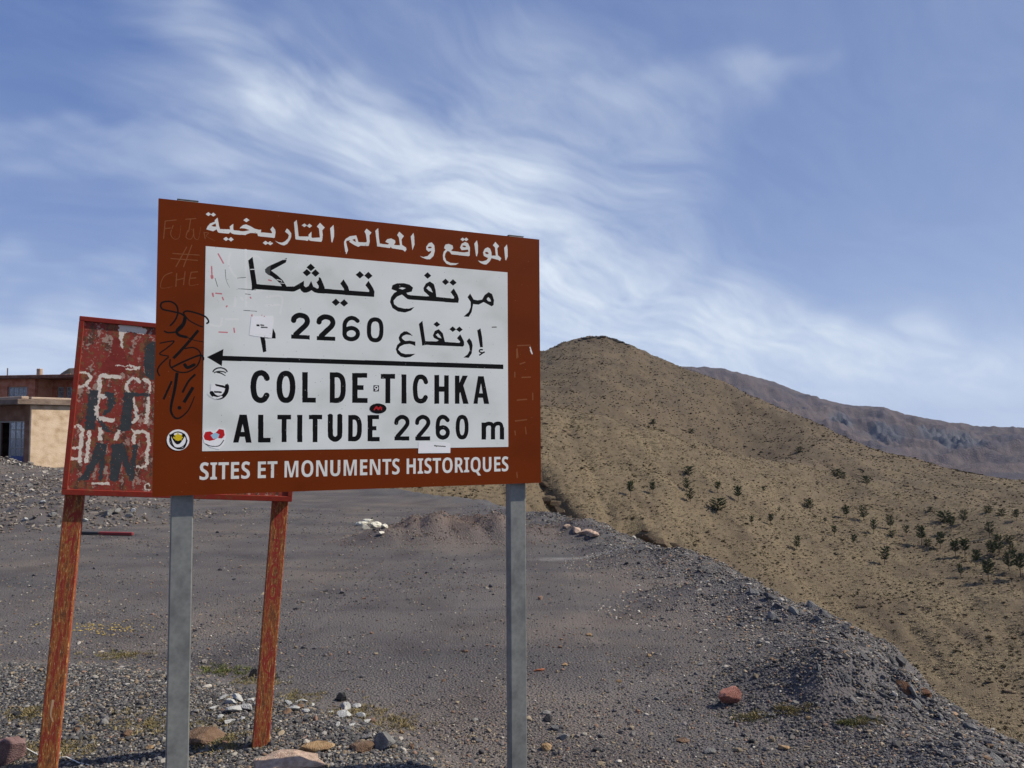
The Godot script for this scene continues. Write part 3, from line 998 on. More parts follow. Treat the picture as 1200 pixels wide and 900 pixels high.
# outlines traced from the boards, in half millimetres from each board's top left corner: kind, colour, width, points
const SIGN_MARKS := [
	[1,6,17,525,372,514,468,566,559,605,570],
	[1,6,17,640,334,649,798],
	[1,6,17,569,722,564,803],
	[1,6,17,684,673,815,650],
	[1,6,17,802,706,922,698,910,837],
	[1,6,17,790,776,909,761],
	[1,6,17,495,902,597,896],
	[1,6,17,383,948,458,957,470,890],
	[1,6,17,607,719,627,745],
	[1,6,17,655,415,719,382,772,419],
	[2,10,4,489,511,497,591,523,650],
	[2,10,4,579,571,644,560],
	[2,10,4,587,655,723,654],
	[2,10,4,639,692,684,695],
	[2,10,4,628,824,732,826],
	[2,10,4,415,584,435,650],
	[2,5,10,433,387,476,464],
	[2,5,10,388,492,393,593],
	[2,5,10,398,706,405,733],
	[2,5,10,419,702,467,704],
	[2,5,10,470,728,480,754],
	[2,5,10,500,807,509,793],
	[2,5,10,447,1005,516,1005],
	[2,5,10,560,966,565,1006],
	[2,5,10,678,714,687,727],
	[2,5,10,814,567,843,572],
	[2,5,10,693,857,700,890],
	[1,5,20,391,562,394,588],
	[1,5,13,398,700,402,722],
	[0,0,0,338,85,358,67,378,82,358,99],
	[0,0,0,375,85,394,66,414,82,395,99],
	[0,0,0,426,102,406,125,405,138,372,155,353,181,345,205,396,215,420,197,431,219,443,195],
	[0,2,0,381,172,412,151,417,175,399,178],
	[0,0,0,426,102,409,125,422,200,433,220,440,223,511,222,523,209,534,219,555,223,636,221,649,212,673,200,728,198,732,220,855,222,863,218,868,174,865,154,845,129,827,155,840,177,839,186,754,187,757,165,738,167,705,162,673,145,640,134,618,142,597,162,592,174,605,168,630,168,668,178,641,187,619,192,549,191,545,187,543,140,517,164,520,187,446,192,435,159],
	[0,0,0,618,102,642,82,666,98,642,117],
	[0,0,0,470,268,491,249,512,266,491,283],
	[0,0,0,507,268,528,248,549,265,528,283],
	[0,0,0,769,271,791,251,815,268,792,286],
	[0,0,0,804,270,827,251,851,267,828,285],
	[0,0,0,862,243,894,255,919,255,944,241,967,214,973,190,966,179,942,162,957,134,974,146,992,170,992,200,983,225,961,261,939,275,917,274,889,262],
	[0,0,0,1034,55,1012,79,1017,121,1026,217,1126,219,1132,208,1141,217,1236,218,1243,204,1247,156,1242,121,1263,95,1223,59,1197,93,1215,109,1221,159,1224,182,1161,192,1155,186,1155,139,1131,168,1132,183,1057,190,1051,188,1042,106],
	[0,0,0,1074,96,1096,78,1118,92,1096,109],
	[0,0,0,1116,96,1137,75,1160,92,1138,111],
	[0,0,0,1335,65,1307,96,1318,209,1326,216,1340,165,1341,117],
	[0,0,0,1424,199,1437,173,1473,147,1527,134,1540,169,1546,190,1613,186,1618,174,1609,117,1597,94,1615,67,1658,97,1640,123,1643,178,1634,215,1564,219,1546,231,1510,218,1467,195,1476,181,1446,188,1442,200,1456,256,1459,268,1444,304,1435,282,1425,223],
	[0,2,0,1494,174,1518,166,1524,192,1509,185],
	[0,0,0,1716,51,1691,78,1708,211,1821,215,1827,202,1836,215,1935,221,1954,235,1968,215,1963,197,1928,178,1922,132,1944,98,1902,64,1883,96,1899,116,1909,183,1855,185,1868,162,1865,144,1830,130,1795,141,1778,165,1811,177,1802,186,1730,185,1723,133],
	[0,0,0,2030,62,2005,96,2021,216,2040,164,2037,96],
	[0,0,0,2087,260,2120,266,2159,254,2190,221,2194,205,2166,215,2147,198,2147,172,2170,139,2198,129,2222,153,2226,202,2214,249,2182,281,2151,283,2112,273],
	[0,2,0,2197,175,2197,177,2195,179,2192,181,2188,182,2184,183,2180,184,2175,184,2171,184,2168,183,2165,182,2163,180,2163,178,2163,176,2165,174,2168,172,2171,171,2175,169,2180,169,2184,169,2188,169,2192,170,2195,171,2197,173],
	[0,0,0,2316,156,2325,136,2357,127,2394,139,2398,164,2378,185,2390,189,2503,191,2545,181,2540,162,2479,173,2463,150,2479,114,2512,95,2541,104,2559,141,2557,215,2544,222,2382,219,2365,197,2345,191,2325,216,2319,247,2333,280,2373,296,2422,296,2454,291,2422,311,2373,317,2333,307,2305,275,2301,234,2309,202,2329,181,2313,172],
	[0,2,0,2520,138,2519,140,2517,141,2514,143,2511,144,2506,144,2502,144,2498,143,2494,142,2490,140,2488,138,2487,136,2487,134,2488,132,2490,131,2493,129,2497,129,2501,128,2505,128,2510,129,2513,130,2517,132,2519,134,2520,136],
	[0,0,0,2467,76,2489,57,2511,73,2489,91],
	[0,0,0,2500,73,2523,54,2545,70,2523,88],
	[0,0,0,2627,68,2601,102,2617,209,2625,219,2637,180,2636,110],
	[0,0,0,2635,252,2677,258,2719,243,2736,222,2694,206,2686,176,2702,139,2732,123,2757,134,2770,168,2771,196,2812,192,2804,118,2783,100,2808,66,2846,102,2827,124,2833,186,2867,211,2854,238,2833,229,2769,219,2752,252,2719,282,2694,283,2660,272],
	[0,2,0,2739,180,2738,182,2736,184,2732,185,2729,186,2725,186,2720,186,2716,184,2713,183,2710,181,2708,178,2707,176,2707,173,2709,171,2711,169,2714,168,2718,167,2722,167,2726,167,2730,168,2734,170,2737,172,2739,175,2740,177],
	[0,0,0,2924,78,2896,113,2906,219,2914,230,2932,189,2930,114],
	[0,1,0,693,391,660,424,689,608,691,662,712,649,1005,649,1022,646,1067,621,1076,637,1096,651,1119,649,1142,639,1159,626,1182,642,1217,648,1266,648,1266,595,1233,519,1199,558,1225,600,1205,610,1173,595,1155,550,1136,592,1113,606,1098,595,1098,553,1022,605,954,611,728,608],
	[0,1,0,960,377,841,443,808,463,789,485,792,508,814,526,842,536,881,564,915,597,923,613,960,611,931,564,886,524,836,490,952,414],
	[0,10,0,789,485,808,463,833,454,828,528,814,526,792,508],
	[1,6,7,676,494,714,489],
	[2,6,8,881,559,920,567,915,579],
	[2,6,6,898,586,943,586],
	[2,6,5,929,393,958,389],
	[0,1,0,1117,441,1151,407,1186,438,1152,469],
	[0,1,0,1087,487,1120,454,1154,484,1120,515],
	[0,1,0,1156,485,1189,451,1223,482,1190,513],
	[0,1,0,1227,515,1239,543,1266,606,1428,608,1425,595,1395,554,1422,517,1461,575,1470,607,1640,607,1640,592,1607,552,1634,513,1673,571,1686,601,1683,647,1646,647,1246,646,1217,648,1216,515],
	[0,1,0,1524,470,1559,436,1595,467,1560,499],
	[0,1,0,1597,471,1633,436,1668,468,1633,500],
	[0,1,0,1325,715,1359,682,1393,713,1359,744],
	[0,1,0,1393,717,1428,683,1462,715,1428,745],
	[0,1,0,1835,565,1843,535,1883,516,1945,510,1994,519,2027,543,2015,578,1967,593,1981,607,2008,611,2153,610,2175,607,2125,566,2121,540,2143,499,2180,477,2217,498,2233,550,2240,609,2403,614,2407,600,2373,558,2403,523,2440,580,2452,615,2445,649,2393,650,1981,648,1959,634,1927,610,1883,631,1853,667,1857,697,1892,721,1946,730,1990,728,2039,711,2008,744,1955,764,1893,759,1844,732,1822,682,1831,639,1857,602,1883,585,1835,570],
	[0,3,0,1896,557,1927,547,1963,552,1932,567],
	[0,3,0,2148,539,2166,518,2189,536,2207,574,2171,559],
	[0,1,0,2126,429,2159,397,2192,426,2159,455],
	[0,1,0,2292,473,2325,441,2359,470,2325,499],
	[0,1,0,2362,473,2396,441,2430,470,2396,499],
	[0,1,0,2497,768,2545,768,2573,724,2588,651,2641,652,2690,626,2768,660,2787,647,2792,602,2773,548,2739,533,2700,562,2675,605,2631,614,2593,610,2559,558,2534,592,2564,634,2564,679,2545,725],
	[0,3,0,2719,597,2734,578,2753,591,2763,617,2734,616],
	[0,1,0,757,1017,783,1152,808,1143,801,1063,790,1026],
	[0,1,0,760,1027,786,968,858,957,877,998,879,1036,793,1039],
	[1,1,42,1018,885,1024,862,1051,842,1079,839,1113,850,1128,881,1117,913,1080,952,1034,999],
	[0,1,0,1001,999,1149,999,1149,1033,1001,1032],
	[1,1,42,1222,887,1229,863,1257,843,1285,840,1320,851,1336,882,1324,915,1286,954,1239,1002],
	[0,1,0,1205,1002,1356,1002,1357,1036,1205,1036],
	[1,1,35,1544,860,1517,841,1484,838,1453,856,1434,893,1433,964],
	[1,1,36,1546,966,1544,978,1539,990,1530,1000,1518,1008,1504,1013,1490,1015,1475,1014,1461,1010,1449,1004,1440,994,1435,983,1433,972,1435,959,1440,948,1449,938,1461,930,1474,925,1489,922,1504,923,1518,927,1529,934,1539,943,1544,954,1546,966,1544,978],
	[1,1,36,1748,924,1746,955,1742,976,1735,992,1726,1004,1713,1012,1694,1015,1675,1013,1662,1007,1653,996,1645,981,1641,960,1640,929,1641,898,1645,877,1652,861,1661,849,1674,842,1693,838,1712,840,1725,846,1735,857,1742,872,1746,893,1748,924,1746,955],
	[0,1,0,2026,964,2000,941,1972,926,1946,928,1915,951,1899,985,1905,1009,1915,1021,1887,1047,1874,1084,1887,1120,1918,1146,1960,1154,2004,1146,2049,1117,2010,1120,1959,1123,1921,1113,1895,1086,1909,1061,1947,1041,1997,1033,2029,1041,2049,1051,2048,1012,1997,1005,1959,1010,1940,999,1926,984,1937,968,1965,954,1997,956],
	[0,1,0,2112,827,2080,856,2106,1007,2110,1044,2144,1036,2487,1037,2501,1025,2499,990,2464,928,2433,964,2464,996,2454,1005,2320,1002,2300,928,2263,893,2226,910,2208,950,2217,971,2263,991,2244,1001,2139,1004],
	[0,3,0,2235,944,2254,929,2272,947,2289,973,2258,965],
	[0,1,0,2213,852,2244,826,2276,851,2244,875],
	[0,1,0,2361,888,2393,862,2425,887,2393,911],
	[0,1,0,2424,887,2456,860,2488,886,2456,910],
	[0,1,0,2494,1134,2544,1135,2573,1094,2582,1022,2573,987,2549,959,2525,987,2549,1028,2554,1068,2534,1104],
	[0,1,0,2658,866,2626,886,2654,1037,2681,1034,2674,946],
	[1,1,12,2678,1058,2654,1059,2648,1077,2678,1085,2696,1078],
	[1,1,12,2693,1078,2645,1109],
	[1,1,8,2769,850,2816,846],
	[0,1,0,366,1204,485,1137,475,1270],
	[0,1,0,476,1190,2882,1184,2882,1226,477,1227],
	[1,1,44,816,1359,806,1336,788,1320,766,1316,736,1330,718,1370,713,1415,714,1451,723,1496,741,1523,769,1534,797,1523,816,1491],
	[1,1,44,1016,1422,1015,1458,1010,1483,1004,1504,994,1519,982,1528,965,1531,948,1528,936,1520,926,1505,919,1485,914,1459,912,1424,913,1389,917,1364,924,1343,934,1328,946,1319,963,1315,979,1318,992,1327,1002,1342,1009,1362,1014,1387,1016,1422,1015,1458],
	[0,1,0,1091,1301,1135,1300,1137,1548,1094,1548],
	[0,1,0,1093,1509,1203,1507,1203,1547,1094,1548],
	[0,1,0,1314,1297,1355,1296,1357,1547,1316,1548],
	[1,1,42,1349,1317,1386,1318,1413,1340,1424,1377,1426,1419,1424,1467,1413,1504,1388,1525,1350,1528],
	[0,1,0,1500,1298,1545,1296,1547,1545,1502,1546],
	[0,1,0,1500,1298,1627,1294,1627,1334,1500,1337],
	[0,1,0,1501,1399,1597,1397,1597,1437,1501,1439],
	[0,1,0,1501,1506,1631,1504,1631,1545,1502,1546],
	[0,1,0,612,1647,666,1647,705,1868,663,1867,653,1821,617,1820,607,1866,567,1866],
	[0,3,0,636,1720,650,1782,624,1782],
	[0,1,0,752,1648,792,1648,795,1867,754,1866],
	[0,1,0,754,1830,849,1831,850,1867,754,1866],
	[0,1,0,900,1648,1006,1647,1007,1684,900,1684],
	[0,1,0,933,1647,971,1647,973,1866,935,1865],
	[0,1,0,1055,1647,1095,1647,1097,1867,1057,1867],
	[0,1,0,1148,1647,1254,1646,1254,1683,1149,1683],
	[0,1,0,1178,1646,1217,1646,1219,1868,1180,1868],
	[1,1,42,1321,1646,1323,1795,1331,1829,1362,1847,1392,1830,1400,1795,1399,1646],
	[0,1,0,1469,1647,1507,1647,1508,1864,1470,1863],
	[1,1,40,1500,1666,1531,1668,1553,1687,1563,1721,1564,1756,1563,1792,1554,1826,1532,1844,1501,1845],
	[0,1,0,1632,1647,1674,1647,1675,1866,1634,1866],
	[0,1,0,1632,1647,1731,1646,1731,1681,1633,1681],
	[0,1,0,1633,1740,1708,1740,1708,1775,1633,1775],
	[0,1,0,1633,1831,1737,1831,1737,1867,1634,1866],
	[0,1,0,1745,1299,1868,1296,1868,1337,1745,1340],
	[0,1,0,1784,1298,1827,1297,1828,1545,1785,1546],
	[0,1,0,1925,1298,1969,1297,1970,1547,1926,1548],
	[1,1,41,2145,1360,2134,1333,2115,1318,2093,1315,2069,1326,2052,1366,2047,1408,2049,1455,2056,1496,2071,1517,2099,1525,2126,1516,2143,1490],
	[0,1,0,2222,1296,2266,1295,2266,1546,2222,1547],
	[0,1,0,2312,1297,2356,1296,2356,1545,2312,1546],
	[0,1,0,2222,1396,2356,1394,2356,1439,2222,1442],
	[0,1,0,2413,1297,2456,1296,2456,1544,2412,1545],
	[0,1,0,2485,1295,2535,1294,2452,1464,2444,1385],
	[0,1,0,2456,1411,2490,1373,2542,1544,2490,1544],
	[0,1,0,2633,1297,2688,1295,2740,1542,2690,1542,2679,1488,2634,1489,2629,1543,2588,1543],
	[0,3,0,2662,1359,2678,1448,2644,1449],
	[1,1,36,1880,1715,1889,1684,1926,1662,1964,1673,1980,1704,1966,1742,1887,1832],
	[0,1,0,1866,1827,1996,1828,1996,1862,1866,1861],
	[1,1,36,2065,1715,2074,1683,2112,1661,2150,1673,2167,1704,2152,1743,2072,1834],
	[0,1,0,2050,1829,2183,1829,2183,1864,2050,1863],
	[1,1,37,2346,1690,2320,1665,2286,1662,2261,1688,2252,1741,2254,1793],
	[1,1,37,2347,1796,2345,1807,2340,1818,2333,1827,2323,1834,2312,1838,2300,1840,2288,1838,2276,1834,2267,1827,2259,1817,2255,1807,2253,1795,2255,1784,2259,1773,2267,1764,2276,1757,2288,1753,2300,1751,2312,1753,2323,1757,2333,1765,2340,1774,2345,1784,2347,1796,2345,1807],
	[1,1,37,2523,1750,2522,1780,2518,1801,2512,1818,2505,1830,2495,1837,2480,1839,2466,1837,2456,1829,2448,1817,2443,1801,2439,1780,2438,1750,2440,1719,2443,1698,2449,1682,2456,1670,2466,1663,2481,1660,2495,1663,2505,1670,2513,1682,2518,1698,2522,1720,2523,1750,2522,1780],
	[0,1,0,2666,1709,2710,1709,2709,1860,2666,1860],
	[0,1,0,2757,1753,2798,1753,2798,1861,2756,1861],
	[0,1,0,2843,1753,2887,1753,2887,1862,2843,1861],
	[1,1,35,2687,1758,2710,1726,2745,1720,2770,1733,2778,1785],
	[1,1,35,2778,1761,2798,1726,2834,1718,2858,1733,2866,1786],
	[1,1,10,411,1316,419,1304,429,1295,442,1288,455,1285,469,1284,483,1287,496,1292,507,1301,515,1312],
	[1,1,8,421,1324,429,1319,440,1315,454,1312,469,1312,484,1313,496,1317,504,1322],
	[2,1,14,440,1318,470,1326,504,1346],
	[0,7,0,503,1456,501,1468,496,1480,488,1489,477,1497,465,1502,451,1504,437,1502,425,1498,414,1491,405,1481,400,1470,398,1458,399,1445,404,1434,412,1424,423,1416,436,1411,449,1410,463,1411,476,1415,487,1423,496,1432,501,1444],
	[0,1,0,427,1410,489,1421,511,1432,519,1402,522,1420,506,1444,433,1425],
	[1,1,29,515,1423,517,1439,515,1455,511,1471,504,1485,495,1497,485,1507,472,1513,460,1515,446,1515,434,1510,422,1503,412,1492,404,1479],
	[1,1,13,425,1472,456,1473,473,1475],
	[1,7,14,415,1513,448,1519,479,1508],
	[0,7,0,251,1843,249,1863,241,1883,229,1899,212,1912,193,1920,172,1922,152,1919,133,1911,116,1898,103,1881,95,1862,92,1841,94,1820,102,1801,114,1785,130,1772,149,1764,170,1761,190,1764,210,1772,227,1785,240,1802,248,1822],
	[1,1,8,230,1842,228,1858,222,1872,213,1885,201,1894,187,1900,172,1902,157,1900,143,1894,131,1884,121,1871,115,1857,113,1841,114,1826,120,1811,129,1799,141,1789,155,1783,170,1781,185,1784,199,1790,212,1799,221,1812,227,1827,230,1842,228,1858],
	[1,1,10,112,1798,133,1877,167,1906,213,1900,235,1842],
	[1,1,24,128,1798,169,1863,212,1799],
	[0,8,0,167,1781,181,1802,202,1802,189,1825,200,1848,174,1833,153,1847,157,1824,141,1804,160,1801],
	[1,8,13,139,1820,172,1842,200,1820],
	[0,7,0,343,1814,353,1771,394,1764,428,1778,455,1749,504,1757,516,1816,499,1881,465,1918,403,1902,357,1865],
	[0,11,0,351,1814,364,1782,401,1777,429,1800,463,1759,497,1765,505,1808,484,1833,450,1830,425,1844,395,1851,361,1841],
	[0,9,0,401,1807,435,1786,466,1801,457,1830,422,1837],
	[1,1,6,365,1873,409,1891,465,1888,499,1845],
	[0,1,0,1795,1591,1792,1602,1785,1613,1773,1622,1758,1629,1740,1633,1721,1635,1702,1633,1685,1629,1669,1622,1658,1613,1650,1603,1648,1592,1650,1581,1658,1571,1669,1562,1684,1555,1702,1550,1721,1548,1740,1550,1758,1554,1773,1561,1785,1569,1792,1580],
	[1,11,11,1687,1605,1708,1577,1724,1601,1741,1577,1752,1604],
	[1,11,10,1697,1589,1757,1585],
	[0,1,0,1683,1397,1728,1396,1729,1446,1683,1447],
	[1,7,8,1719,1416,1718,1419,1717,1421,1715,1424,1712,1425,1709,1427,1706,1427,1702,1427,1699,1426,1696,1424,1694,1422,1693,1419,1692,1416,1693,1413,1694,1410,1696,1408,1699,1406,1702,1405,1705,1405,1709,1405,1712,1406,1715,1408,1717,1410,1718,1413,1719,1416,1718,1419],
	[1,7,8,1719,1419,1712,1435,1696,1438],
	[0,7,0,690,870,857,854,863,888,849,1035,718,1026,676,1017],
	[1,1,14,730,938,753,937],
	[1,10,10,759,934,789,935],
	[1,10,10,763,952,815,951],
	[1,6,6,721,1011,806,1013],
	[1,5,6,696,850,693,864],
	[1,5,6,768,859,772,852],
	[1,5,6,784,865,794,861],
	[0,7,0,2077,1875,2314,1878,2370,1894,2370,1969,2076,1964,2076,1964],
	[0,7,0,2076,1958,2370,1963,2370,1975,2076,1974],
	[1,10,8,2220,1910,2259,1913,2325,1918],
	[1,10,6,2225,1904,2242,1919],
	[1,1,12,29,822,44,797,97,788,140,815,152,872,132,932,99,974],
	[1,1,12,29,822,45,850,109,863,174,877,207,910,197,963,155,1012,91,1027,59,1017],
	[1,1,12,190,870,216,854,282,865,348,890,373,925,360,943],
	[1,1,9,190,870,228,921,294,958,333,971],
	[1,1,20,201,905,191,952,149,1007,161,1041,220,1056],
	[1,1,6,220,1056,274,1077,335,1086],
	[1,1,20,300,999,210,1121,127,1222],
	[1,1,9,29,1111,82,1097,129,1092,83,1143,31,1191,94,1206],
	[1,1,10,94,1212,38,1272,18,1318,34,1358],
	[1,1,10,205,1144,265,1134,308,1158,320,1204,294,1275,225,1324,150,1320,106,1281,105,1229],
	[1,1,13,117,1292,202,1243,309,1193,337,1204,340,1227],
	[1,1,23,207,1266,229,1289,278,1264],
	[2,1,23,155,1332,141,1453,120,1569,118,1626,145,1672,183,1672,240,1614,282,1509],
	[1,1,15,284,1340,237,1394,195,1481],
	[1,1,23,270,1439,207,1556],
	[1,1,15,119,1396,64,1535],
	[0,1,0,190,1597,189,1601,188,1604,186,1607,183,1609,180,1611,176,1611,173,1611,169,1609,166,1607,164,1604,163,1601,162,1597,162,1594,164,1590,166,1587,169,1585,172,1584,176,1583,179,1584,183,1585,186,1587,188,1590,189,1594],
	[2,4,7,50,171,41,311],
	[2,4,7,50,171,130,153],
	[2,4,7,48,231,89,220],
	[2,4,7,107,198,90,266,115,303,151,286,161,192],
	[2,4,7,191,142,271,127],
	[2,4,7,231,134,217,240],
	[2,4,7,211,227,200,282,236,291,254,236,229,212],
	[2,4,7,253,209,258,276,288,286,304,191],
	[2,4,7,328,228,338,281],
	[2,4,7,328,231,362,232,347,260,410,288],
	[2,4,7,105,417,300,412],
	[2,4,7,94,457,288,454],
	[2,4,7,207,354,131,520],
	[2,4,7,243,337,185,516],
	[2,4,7,108,562,49,599,29,686,110,673],
	[2,4,7,138,566,134,672],
	[2,4,7,198,548,188,655],
	[2,4,7,139,619,193,601],
	[2,4,7,241,551,230,651,292,640],
	[2,4,7,241,551,290,543],
	[2,4,7,236,598,278,592],
	[2,4,10,3022,1007,3161,996],
	[2,4,10,3022,1030,3030,1116],
	[1,0,12,3152,1012,3175,1075,3157,1041],
	[2,4,11,3018,1037,3017,1124],
	[2,4,11,3046,1176,3104,1156],
	[2,4,11,2997,1247,2997,1299],
	[2,4,11,3064,1297,3161,1291],
	[2,4,11,3179,1434,3179,1504],
	[2,4,11,3015,1506,3121,1496],
	[2,4,11,2995,1696,3119,1682],
	[2,4,11,3100,1748,3109,1817],
	[2,4,11,2994,1782,3000,1825],
	[2,4,11,3011,2159,3016,2211]]
const RUSTY_MARKS := [
	[0,2,0,295,169,333,165,427,369,462,440,344,514,209,483,222,419,281,329],
	[0,0,0,327,44,398,41,476,44,565,66,558,105,530,113,442,101,386,117,362,173,338,170],
	[1,0,24,349,132,362,194,373,246],
	[1,0,45,354,78,438,58,556,78],
	[1,0,9,327,428,441,420],
	[1,0,18,420,459,534,439],
	[1,0,18,445,409,490,427,537,422],
	[0,1,0,563,324,570,238,595,187,637,167,684,205,718,482,673,534,634,532,592,492,570,409],
	[1,0,24,29,520,91,514,135,542,130,584,92,629,37,649],
	[1,0,18,101,626,136,659],
	[1,0,34,385,529,280,532,219,535,217,619,211,692,217,880,230,925],
	[1,0,40,281,713,225,710],
	[1,0,26,549,560,518,531,471,540,441,590,446,642,472,672],
	[1,0,25,576,531,632,564,636,638,634,702,642,850],
	[1,0,26,505,712,531,795,556,856,549,888],
	[0,1,0,137,667,211,661,216,1025,128,1030],
	[0,1,0,264,673,340,680,364,765,340,840,288,890,254,877,300,822,302,738,262,709],
	[0,1,0,425,671,505,664,512,1017,413,1028],
	[1,1,34,425,681,646,675],
	[0,1,0,215,911,243,909,358,1042,281,1026],
	[1,1,26,559,840,520,938,478,1004],
	[1,0,34,205,802,218,895],
	[1,0,37,239,917,367,929],
	[1,0,32,255,997,266,1123],
	[1,0,29,25,1006,75,998,110,1032,113,1119,113,1222,118,1324],
	[1,0,25,110,1191,20,1203],
	[1,0,24,101,1296,23,1288],
	[1,0,29,171,1043,173,1167,173,1322],
	[1,0,37,412,1013,388,1114],
	[1,0,32,550,1125,540,1063,565,1024,623,1016,660,1056,676,1129],
	[1,0,26,677,1139,667,1193,671,1298,651,1341,593,1343],
	[1,0,29,530,842,554,893,520,938],
	[1,0,32,640,771,638,856,631,941],
	[1,0,17,516,1001,546,1026,593,1012],
	[1,0,21,231,1509,380,1508],
	[1,0,12,717,1549,706,1558,693,1558,681,1549,674,1535,673,1518,679,1504,690,1497,704,1498,715,1507],
	[0,1,0,235,1138,321,1138,321,1314,313,1488,285,1486,277,1296,238,1380,206,1484,114,1483,166,1404,203,1300],
	[0,1,0,366,1141,460,1130,508,1243,539,1325,542,1141,585,1134,576,1480,548,1481,455,1287,452,1474,373,1483,367,1312]]
var STICKER_ROUND := PackedVector2Array([Vector2(0.1256, 0.9213), Vector2(0.1246, 0.9309), Vector2(0.1213, 0.9400), Vector2(0.1159, 0.9479), Vector2(0.1088, 0.9543), Vector2(0.1003, 0.9586), Vector2(0.0910, 0.9608), Vector2(0.0814, 0.9607), Vector2(0.0721, 0.9582), Vector2(0.0635, 0.9536), Vector2(0.0563, 0.9471), Vector2(0.0507, 0.9391), Vector2(0.0472, 0.9301), Vector2(0.0459, 0.9205), Vector2(0.0468, 0.9110), Vector2(0.0500, 0.9020), Vector2(0.0553, 0.8941), Vector2(0.0623, 0.8877), Vector2(0.0707, 0.8832), Vector2(0.0800, 0.8809), Vector2(0.0896, 0.8810), Vector2(0.0990, 0.8833), Vector2(0.1076, 0.8879), Vector2(0.1150, 0.8944), Vector2(0.1206, 0.9024), Vector2(0.1243, 0.9116)])
var STICKER_HEART := PackedVector2Array([Vector2(0.1713, 0.9071), Vector2(0.1764, 0.8854), Vector2(0.1969, 0.8818), Vector2(0.2141, 0.8892), Vector2(0.2277, 0.8746), Vector2(0.2521, 0.8783), Vector2(0.2581, 0.9078), Vector2(0.2495, 0.9407), Vector2(0.2325, 0.9588), Vector2(0.2014, 0.9511), Vector2(0.1785, 0.9326)])
var STICKER_OVAL := PackedVector2Array([Vector2(0.8975, 0.7955), Vector2(0.8960, 0.8016), Vector2(0.8916, 0.8072), Vector2(0.8848, 0.8119), Vector2(0.8759, 0.8153), Vector2(0.8659, 0.8171), Vector2(0.8554, 0.8171), Vector2(0.8454, 0.8154), Vector2(0.8366, 0.8122), Vector2(0.8298, 0.8076), Vector2(0.8254, 0.8021), Vector2(0.8239, 0.7960), Vector2(0.8254, 0.7900), Vector2(0.8297, 0.7844), Vector2(0.8364, 0.7797), Vector2(0.8452, 0.7763), Vector2(0.8552, 0.7745), Vector2(0.8657, 0.7744), Vector2(0.8758, 0.7760), Vector2(0.8846, 0.7792), Vector2(0.8915, 0.7838), Vector2(0.8959, 0.7894)])
var STICKER_LABEL := PackedVector2Array([Vector2(0.3450, 0.4352), Vector2(0.4284, 0.4271), Vector2(0.4313, 0.4442), Vector2(0.4246, 0.5174), Vector2(0.3590, 0.5129), Vector2(0.3379, 0.5087)])
var STICKER_STRIP := PackedVector2Array([Vector2(1.0387, 0.9377), Vector2(1.1571, 0.9389), Vector2(1.1852, 0.9471), Vector2(1.1851, 0.9876), Vector2(1.0382, 0.9868)])
var STICKER_SQUARE := PackedVector2Array([Vector2(0.8413, 0.6986), Vector2(0.8642, 0.6981), Vector2(0.8643, 0.7229), Vector2(0.8414, 0.7233)])
var STICKER_CUP := PackedVector2Array([Vector2(0.1971, 0.7053), Vector2(0.2136, 0.7035), Vector2(0.2442, 0.7088), Vector2(0.2567, 0.6997), Vector2(0.2645, 0.7158), Vector2(0.2647, 0.7336), Vector2(0.2533, 0.7545), Vector2(0.2368, 0.7650), Vector2(0.2174, 0.7661), Vector2(0.1979, 0.7567), Vector2(0.1854, 0.7452), Vector2(0.1976, 0.7347)])
const POST_LEFT := 0.1058
const POST_RIGHT := 1.5247

# ---------------------------------------------------------------- stones and gravel
func tint_of(r: RandomNumberGenerator, dark := 0.0) -> Color:
	var f := r.randf() + dark
	var c: Color
	if f < 0.17: c = Color(0.30, 0.28, 0.25)
	elif f < 0.38: c = Color(0.205, 0.168, 0.122)
	elif f < 0.46: c = Color(0.175, 0.115, 0.088)
	elif f < 0.72: c = Color(0.122, 0.112, 0.110)
	else: c = Color(0.066, 0.064, 0.070)
	return c * r.randf_range(0.95, 1.65)

func ground_basis(r: RandomNumberGenerator, size: float, flat: float) -> Basis:
	var b := Basis(Vector3.UP, r.randf() * TAU) * Basis(Vector3(r.randfn() * 0.25, 0, 1).normalized(), r.randfn() * 0.25)
	return b.scaled_local(Vector3(size * r.randf_range(0.8, 1.25), size * flat * r.randf_range(0.7, 1.2), size * r.randf_range(0.65, 1.0)))

